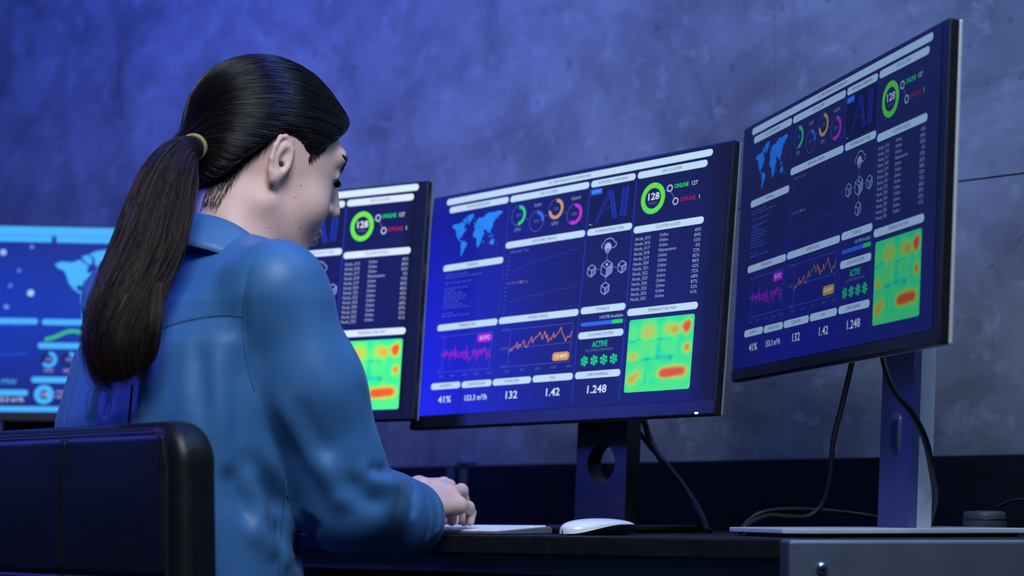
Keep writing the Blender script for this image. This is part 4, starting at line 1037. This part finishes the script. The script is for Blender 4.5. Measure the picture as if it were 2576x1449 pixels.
# collar: folded band round the neck
def collar_mesh():
    V, Fc = [], []; n = 60; prof = 10
    cen = np.array([.052, 0, .0])
    for i in range(n + 1):
        a = math.radians(-168 + 336 * i / n)                 # 0 = nape, +-168 = throat
        bk = -math.cos(a); cs, sn = math.cos(a), math.sin(a)
        fall = (1 - cs) / 2                                   # 0 at the nape, 1 at the throat
        zt_ = .090 - .074 * fall ** 1.1; zb = .052 - .062 * fall ** 1.0
        for j in range(prof + 1):
            t = j / prof
            if t < .45: k = t / .45; rr = .059 + .003 * k; z = zb - .01 + (zt_ - zb + .01) * k         # stand, inside
            else: k = (t - .45) / .55; rr = .0635 + .0035 * math.sin(min(1, k * 3) * math.pi / 2) + .016 * k; z = zt_ + .002 * math.sin(k * math.pi) - (zt_ - zb + .006) * k   # fall, outside
            f = cen[0] - cs * rr * 1.10; r = sn * rr * 1.03
            V.append((f + (.018 * (z - .08) / .03 if True else 0), r, z))
    for i in range(n):
        for j in range(prof):
            a = i * (prof + 1) + j; Fc.append((a, a + 1, a + prof + 2, a + prof + 1))
    me = bpy.data.meshes.new('collar'); me.from_pydata(bw(np.array(V)).tolist(), [], Fc); me.update(); return me
collar = obj('collar', collar_mesh(), m_blouse, blouse, True)
md = collar.modifiers.new('s', 'SOLIDIFY'); md.thickness = .0012; md.offset = 0
# ------------------------------------------------------------------ hair
rng = np.random.default_rng(11)
HL = np.array([(.125, .124), (.092, .108), (.078, .090), (.062, .070), (.047, .048), (.038, .032), (.030, .024), (.024, .026), (.014, .034), (-.002, .038), (-.018, .032), (-.030, .014), (-.046, -.012), (-.062, -.046), (-.080, -.076), (-.13, -.10)])[::-1]
TIE = (-.104, 0, -.018)
def hair_sdf(X, Y, Z):
    d = elli(X, Y, Z, (-.010, 0, .048), (.109, .0805, .1020))
    d = smin(d, elli(X, Y, Z, (-.040, 0, -.012), (.062, .066, .056)), .03)
    d = smin(d, elli(X, Y, Z, (.052, 0, .062), (.052, .064, .046)), .03)
    d = smin(d, caps(X, Y, Z, (-.06, 0, -.004), TIE, .040, .017), .025)
    h = np.interp(X, HL[:, 0], HL[:, 1])
    front = np.clip((X - .05) / .04, 0, 1) * np.clip(1 - np.abs(Y) / .06, 0, 1) * .018
    d = smax(d, (h + front - Z) * .75, .016)
    th = np.arctan2(Y, Z + .01)
    g = .00035 * np.sin(th * 46 + 7 * np.sin(X * 22)) + .0003 * np.sin(th * 97 + 5 * np.sin(X * 30 + 1))
    return d + g * np.clip(X * 8 + 1.1, .2, 1)
V, Q = net_arrays(hair_sdf, (-.13, -.10, -.09), (.125, .10, .16), .0021)
hV = hw(V)
hair = attach(obj('hair', fast_mesh('hair', hV, Q[:, ::-1]), m_hair, None, True))
htree = BVHTree.FromPolygons(V.tolist(), Q.tolist())

def strands_mesh(name, P, r0, r1, sides=3):
    """P: (strands, points, 3) polylines turned into thin tapered tubes"""
    S, n, _ = P.shape
    T = np.gradient(P, axis=1); T /= np.linalg.norm(T, axis=2, keepdims=True) + 1e-12
    ref = np.array([.31, .17, .93]); A = np.cross(T, ref); A /= np.linalg.norm(A, axis=2, keepdims=True) + 1e-12; B = np.cross(T, A)
    t = np.linspace(0, 1, n); R = r0[:, None] * (1 - (1 - r1) * np.abs(2 * t - .7).clip(0, 1)[None] ** 2)
    ang = np.arange(sides) * 2 * math.pi / sides
    V = P[:, :, None, :] + R[:, :, None, None] * (A[:, :, None, :] * np.cos(ang)[None, None, :, None] + B[:, :, None, :] * np.sin(ang)[None, None, :, None])
    i = np.arange(S)[:, None, None] * n * sides + np.arange(n - 1)[None, :, None] * sides
    k = np.arange(sides)[None, None, :]; k2 = (k + 1) % sides
    Qd = np.stack([i + k, i + k + sides, i + k2 + sides, i + k2], -1).reshape(-1, 4)
    me = fast_mesh(name, V.reshape(-1, 3), Qd)
    tone = np.repeat(rng.random(S) ** 2.2, n * sides).astype(np.float32)
    at = me.attributes.new('Tone', 'FLOAT', 'POINT'); at.data.foreach_set('value', tone); return me

def cap_strands(count, npt, step):
    """short overlapping strands that follow the combed direction back to the tie"""
    nv = len(V); out = []; rad = []
    pick = rng.integers(0, nv, count)
    tie = Vector(TIE)
    for q in pick:
        p = Vector(V[q]); pts = []; lift = rng.uniform(.0002, .0013); st = step * rng.uniform(.7, 1.4); wob = rng.uniform(-.10, .10)
        for k in range(npt):
            hp = htree.find_nearest(p)
            if hp[0] is None: break
            nrm = hp[1]; s_ = k / (npt - 1)
            pts.append(hp[0] + nrm * (lift * math.sin(math.pi * min(1, .08 + s_ * .9)) ** .5))
            d = tie - hp[0]; d = d - nrm * d.dot(nrm)
            # hair on the crown is combed back and down in an arc
            sw = Vector((-1, 0, .35 * max(0, hp[0].x * 8))); sw = sw - nrm * sw.dot(nrm)
            far = min(1, (tie - hp[0]).length / .10)
            dd = (d.normalized() * (1 - .55 * far) + sw * .55 * far)
            dd = dd - nrm * dd.dot(nrm)
            dd = dd + dd.cross(nrm) * wob * .3
            if d.length < .012: break
            p = hp[0] + dd.normalized() * st
        if len(pts) == npt: out.append([tuple(x) for x in pts]); rad.append(rng.uniform(.00016, .00032))
    return np.array(out), np.array(rad)
P, R = cap_strands(6500, 11, .0062)
cs = obj('combed_strands', strands_mesh('combed_strands', hw(P.reshape(-1, 3)).reshape(P.shape), R, .15), m_strand, hair, True); cs['kind'] = 'stuff'
# fine short hairs at the nape and the temple, lying on the skin
ftree = BVHTree.FromPolygons(parts[0][0].tolist(), parts[0][1].tolist())
pts_, rad_ = [], []
for k in range(1500):
    if k < 1250: x = rng.uniform(-.085, -.022); z = np.interp(x, HL[:, 0], HL[:, 1]) + rng.uniform(-.004, .008); y = .07 * (1 if rng.random() < .8 else -1) * rng.uniform(.3, 1); dirv = Vector((rng.uniform(-.55, .1), 0, -1))
    else: x = rng.uniform(.028, .05); z = np.interp(x, HL[:, 0], HL[:, 1]) + rng.uniform(-.002, .01); y = .07; dirv = Vector((rng.uniform(.0, .5), 0, -1))
    p = OH + fh * x + rh * y + uh * z; dw = fh * dirv.x + uh * dirv.z; L = rng.uniform(.008, .026) * (.55 if x < -.06 else 1) if k < 1250 else rng.uniform(.005, .013); line = []
    for j in range(6):
        h = ftree.find_nearest(p + dw * (L * j / 5))
        line.append(tuple(h[0] + h[1] * (.0003 + .0010 * j / 5 * rng.uniform(.3, 1))))
    pts_.append(line); rad_.append(rng.uniform(.00014, .00026))
bh = obj('baby_hairs', strands_mesh('baby_hairs', np.array(pts_), np.array(rad_), .1), m_strand, hair, True); bh['kind'] = 'stuff'

# ponytail
PT_ = [(496, 366, 2.150, 22), (480, 374, 2.125, 30), (452, 395, 2.100, 48), (425, 450, 2.075, 67), (400, 530, 2.055, 76), (374, 620, 2.035, 79), (334, 715, 2.015, 79), (304, 800, 2.000, 79), (293, 868, 1.995, 78), (302, 925, 1.995, 70), (316, 965, 2.0, 54)]
cw_ = catmull([px(a, b, c) for a, b, c, r in PT_], 8); nC = len(cw_)
rw = np.interp(np.linspace(0, len(PT_) - 1, nC), range(len(PT_)), [r * c / FPX for a, b, c, r in PT_])
CW = np.array([tuple(p) for p in cw_]); TT = np.gradient(CW, axis=0); TT /= np.linalg.norm(TT, axis=1)[:, None]
vd = CW - np.array([0, 0, ZC]); N1 = np.cross(TT, vd); N1 /= np.linalg.norm(N1, axis=1)[:, None]; N2 = np.cross(TT, N1)
def tail_core(X, Y, Z):
    d = None
    for i in range(0, nC - 14, 3):
        j = min(nC - 1, i + 3); c = caps(X, Y, Z, CW[i], CW[j], rw[i] * .76, rw[j] * .76); d = c if d is None else smin(d, c, .012)
    return d
tv, tq = net_arrays(tail_core, CW.min(0) - .06, CW.max(0) + .06, .0045)
tail = attach(obj('ponytail', fast_mesh('ponytail', tv, tq), m_hair, None, True))
S = 3400; n = 30
rho = np.sqrt(rng.uniform(.50, 1.10, S)); phi = rng.uniform(0, 2 * math.pi, S); clump = np.round(phi / (2 * math.pi) * 34) / 34 * 2 * math.pi
phi = phi * .55 + clump * .45
Lend = .80 + .20 * rng.random(S) ** .45; Lst = rng.uniform(0, .25, S) * (rng.random(S) < .5)
t = Lst[:, None] + (Lend - Lst)[:, None] * np.linspace(0, 1, n)[None]
ii = t * (nC - 1); i0 = np.clip(ii.astype(int), 0, nC - 2); fr = (ii - i0)[..., None]
lerp = lambda A: A[i0] * (1 - fr) + A[i0 + 1] * fr
C_, A_, B_ = lerp(CW), lerp(N1), lerp(N2); Rr = (rw[i0] * (1 - fr[..., 0]) + rw[i0 + 1] * fr[..., 0])
w1, w2 = rng.uniform(0, 6.28, S)[:, None], rng.uniform(0, 6.28, S)[:, None]
ph = phi[:, None] + .16 * np.sin(t * 7 + w1) + .55 * t * (rng.uniform(-.25, .25, S)[:, None]) + .5 * t ** 3
rr = rho[:, None] * (1 + .07 * np.sin(t * 11 + w2)) * Rr * (1 + (.10 * np.sin(phi * 9) + .06 * np.sin(phi * 23))[:, None] * np.clip(t * 2 - .1, 0, 1))
P = C_ + A_ * (np.cos(ph) * rr)[..., None] + B_ * (np.sin(ph) * rr * .85)[..., None]
P += (A_ * rng.normal(0, .0055, S)[:, None, None] + TT[-1] * rng.normal(0, .006, S)[:, None, None]) * (np.clip(t - .72, 0, 1) * 3.2)[..., None]
ts = obj('ponytail_strands', strands_mesh('ponytail_strands', P, rng.uniform(.00035, .00085, S), .12), m_tail, tail, True); ts['kind'] = 'stuff'
# a stray lock curling out of the lower end
LK = np.array([tuple(p) for p in catmull([px(*q) for q in ((398, 720, 1.995), (392, 790, 1.985), (384, 850, 1.982), (374, 900, 1.985), (352, 940, 1.99))], 6)])
S2 = 220; ofs = rng.normal(0, 1, (S2, 3)) * .0032; tt_ = np.linspace(0, 1, len(LK)); spread = .35 + 1.0 * np.sin(np.pi * np.clip(tt_ * .9 + .08, 0, 1))
P2 = LK[None] + ofs[:, None, :] * spread[None, :, None]
lock = obj('stray_lock', strands_mesh('stray_lock', P2, rng.uniform(.0003, .0007, S2), .12), m_tail, tail, True); lock['kind'] = 'stuff'
# elastic
k0 = 5; cen = CW[k0]; bt = []
for dz in (-.0018, .0018):
    a = np.linspace(0, 2 * math.pi, 40)
    bt.append((cen + TT[k0] * dz)[None] + (N1[k0][None] * np.cos(a)[:, None] + N2[k0][None] * np.sin(a)[:, None]) * (rw[k0] * 1.12))
band = obj('hair_tie', tube_mesh('hair_tie', bt, [.0026, .0026], 8, False), m_band, tail, True)

# brows, lashes, moles
def on_face(x, y, z, l=.0003):
    h = ftree.find_nearest(OH + fh * x + rh * y + uh * z); return h[0] + h[1] * l
for s in (1, -1):
    bl_ = []
    for k in range(90):
        a = rng.random(); b = rng.uniform(-1, 1) * (.0034 * (1 - a * .6)); y = s * (.012 + .036 * a); z = .047 + .005 * math.sin(a * 2.2) + b; x = .1 - .022 * a
        p0 = on_face(x, y, z); p1 = on_face(x - .004, y + s * .006, z + .0012, .0012); bl_.append([tuple(p0 + (p1 - p0) * q) for q in (0, .33, .66, 1)])
    attach(obj('eyebrow', strands_mesh('eyebrow', np.array(bl_), np.full(90, .00045), .2), m_brow, None, True))
    ll = []
    for k in range(40):
        a = k / 39; y = s * (.020 + .023 * a); p0 = on_face(.092 - .006 * a, y, .0255 - .001 * math.sin(a * 3)); tip = p0 + fh * .0065 - uh * .0050 + rh * s * .0035 * (a - .3)
        ll.append([tuple(p0 + (tip - p0) * q + uh * (-.0012 * math.sin(q * 3.1))) for q in (0, .33, .66, 1)])
    attach(obj('eyelashes', strands_mesh('eyelashes', np.array(ll), np.full(40, .00035), .1), m_brow, None, True))
m_mole = new_mat('mole', (0.10, 0.045, 0.035), 0.6)
for x, y, r in ((757, 467, .0011), (743, 497, .0009), (755, 573, .0010), (678, 574, .0008), (667, 575, .0008)):
    h = hit(ftree, x, y)
    if h[0] is not None:
        bm = bmesh.new(); bmesh.ops.create_uvsphere(bm, u_segments=8, v_segments=6, radius=r); bm.transform(Matrix.Translation(h[0] - h[1] * r * .55)); o = obj('mole', bm, m_mole, None, True)
        o.parent = body
# --- trousers and shoes under the desk
hipz = .545 - OB.z
def trouser_sdf(X, Y, Z):
    d = elli(X, Y, Z, (.02, 0, hipz + .02), (.13, .17, .10))
    A = np.abs(Y)
    d = smin(d, caps(X, A, Z, (.02, .085, hipz), (.43, .10, hipz - .01), .085, .062), .03)
    d = smin(d, caps(X, A, Z, (.43, .10, hipz - .01), (.36, .11, .10 - OB.z), .060, .046), .02)
    return d
V2, Q2 = net_arrays(trouser_sdf, (-.14, -.22, .04 - OB.z), (.52, .22, hipz + .14), .009)
attach(obj('trousers', fast_mesh('trousers', bw(V2), Q2[:, ::-1]), m_trouser, None, True))
for s in (1, -1):
    V2, Q2 = net_arrays(lambda X, Y, Z: smax(smin(elli(X, Y, Z, (.42, s * .11, .035 - OB.z), (.125, .042, .04)), caps(X, Y, Z, (.36, s * .11, .05 - OB.z), (.36, s * .11, .11 - OB.z), .04, .043), .02), .003 - OB.z - Z, .004), (.26, s * .11 - .06, -OB.z - .01), (.57, s * .11 + .06, .13 - OB.z), .006)
    attach(obj('shoe', fast_mesh('shoe', bw(V2), Q2[:, ::-1]), m_leather, None, True))
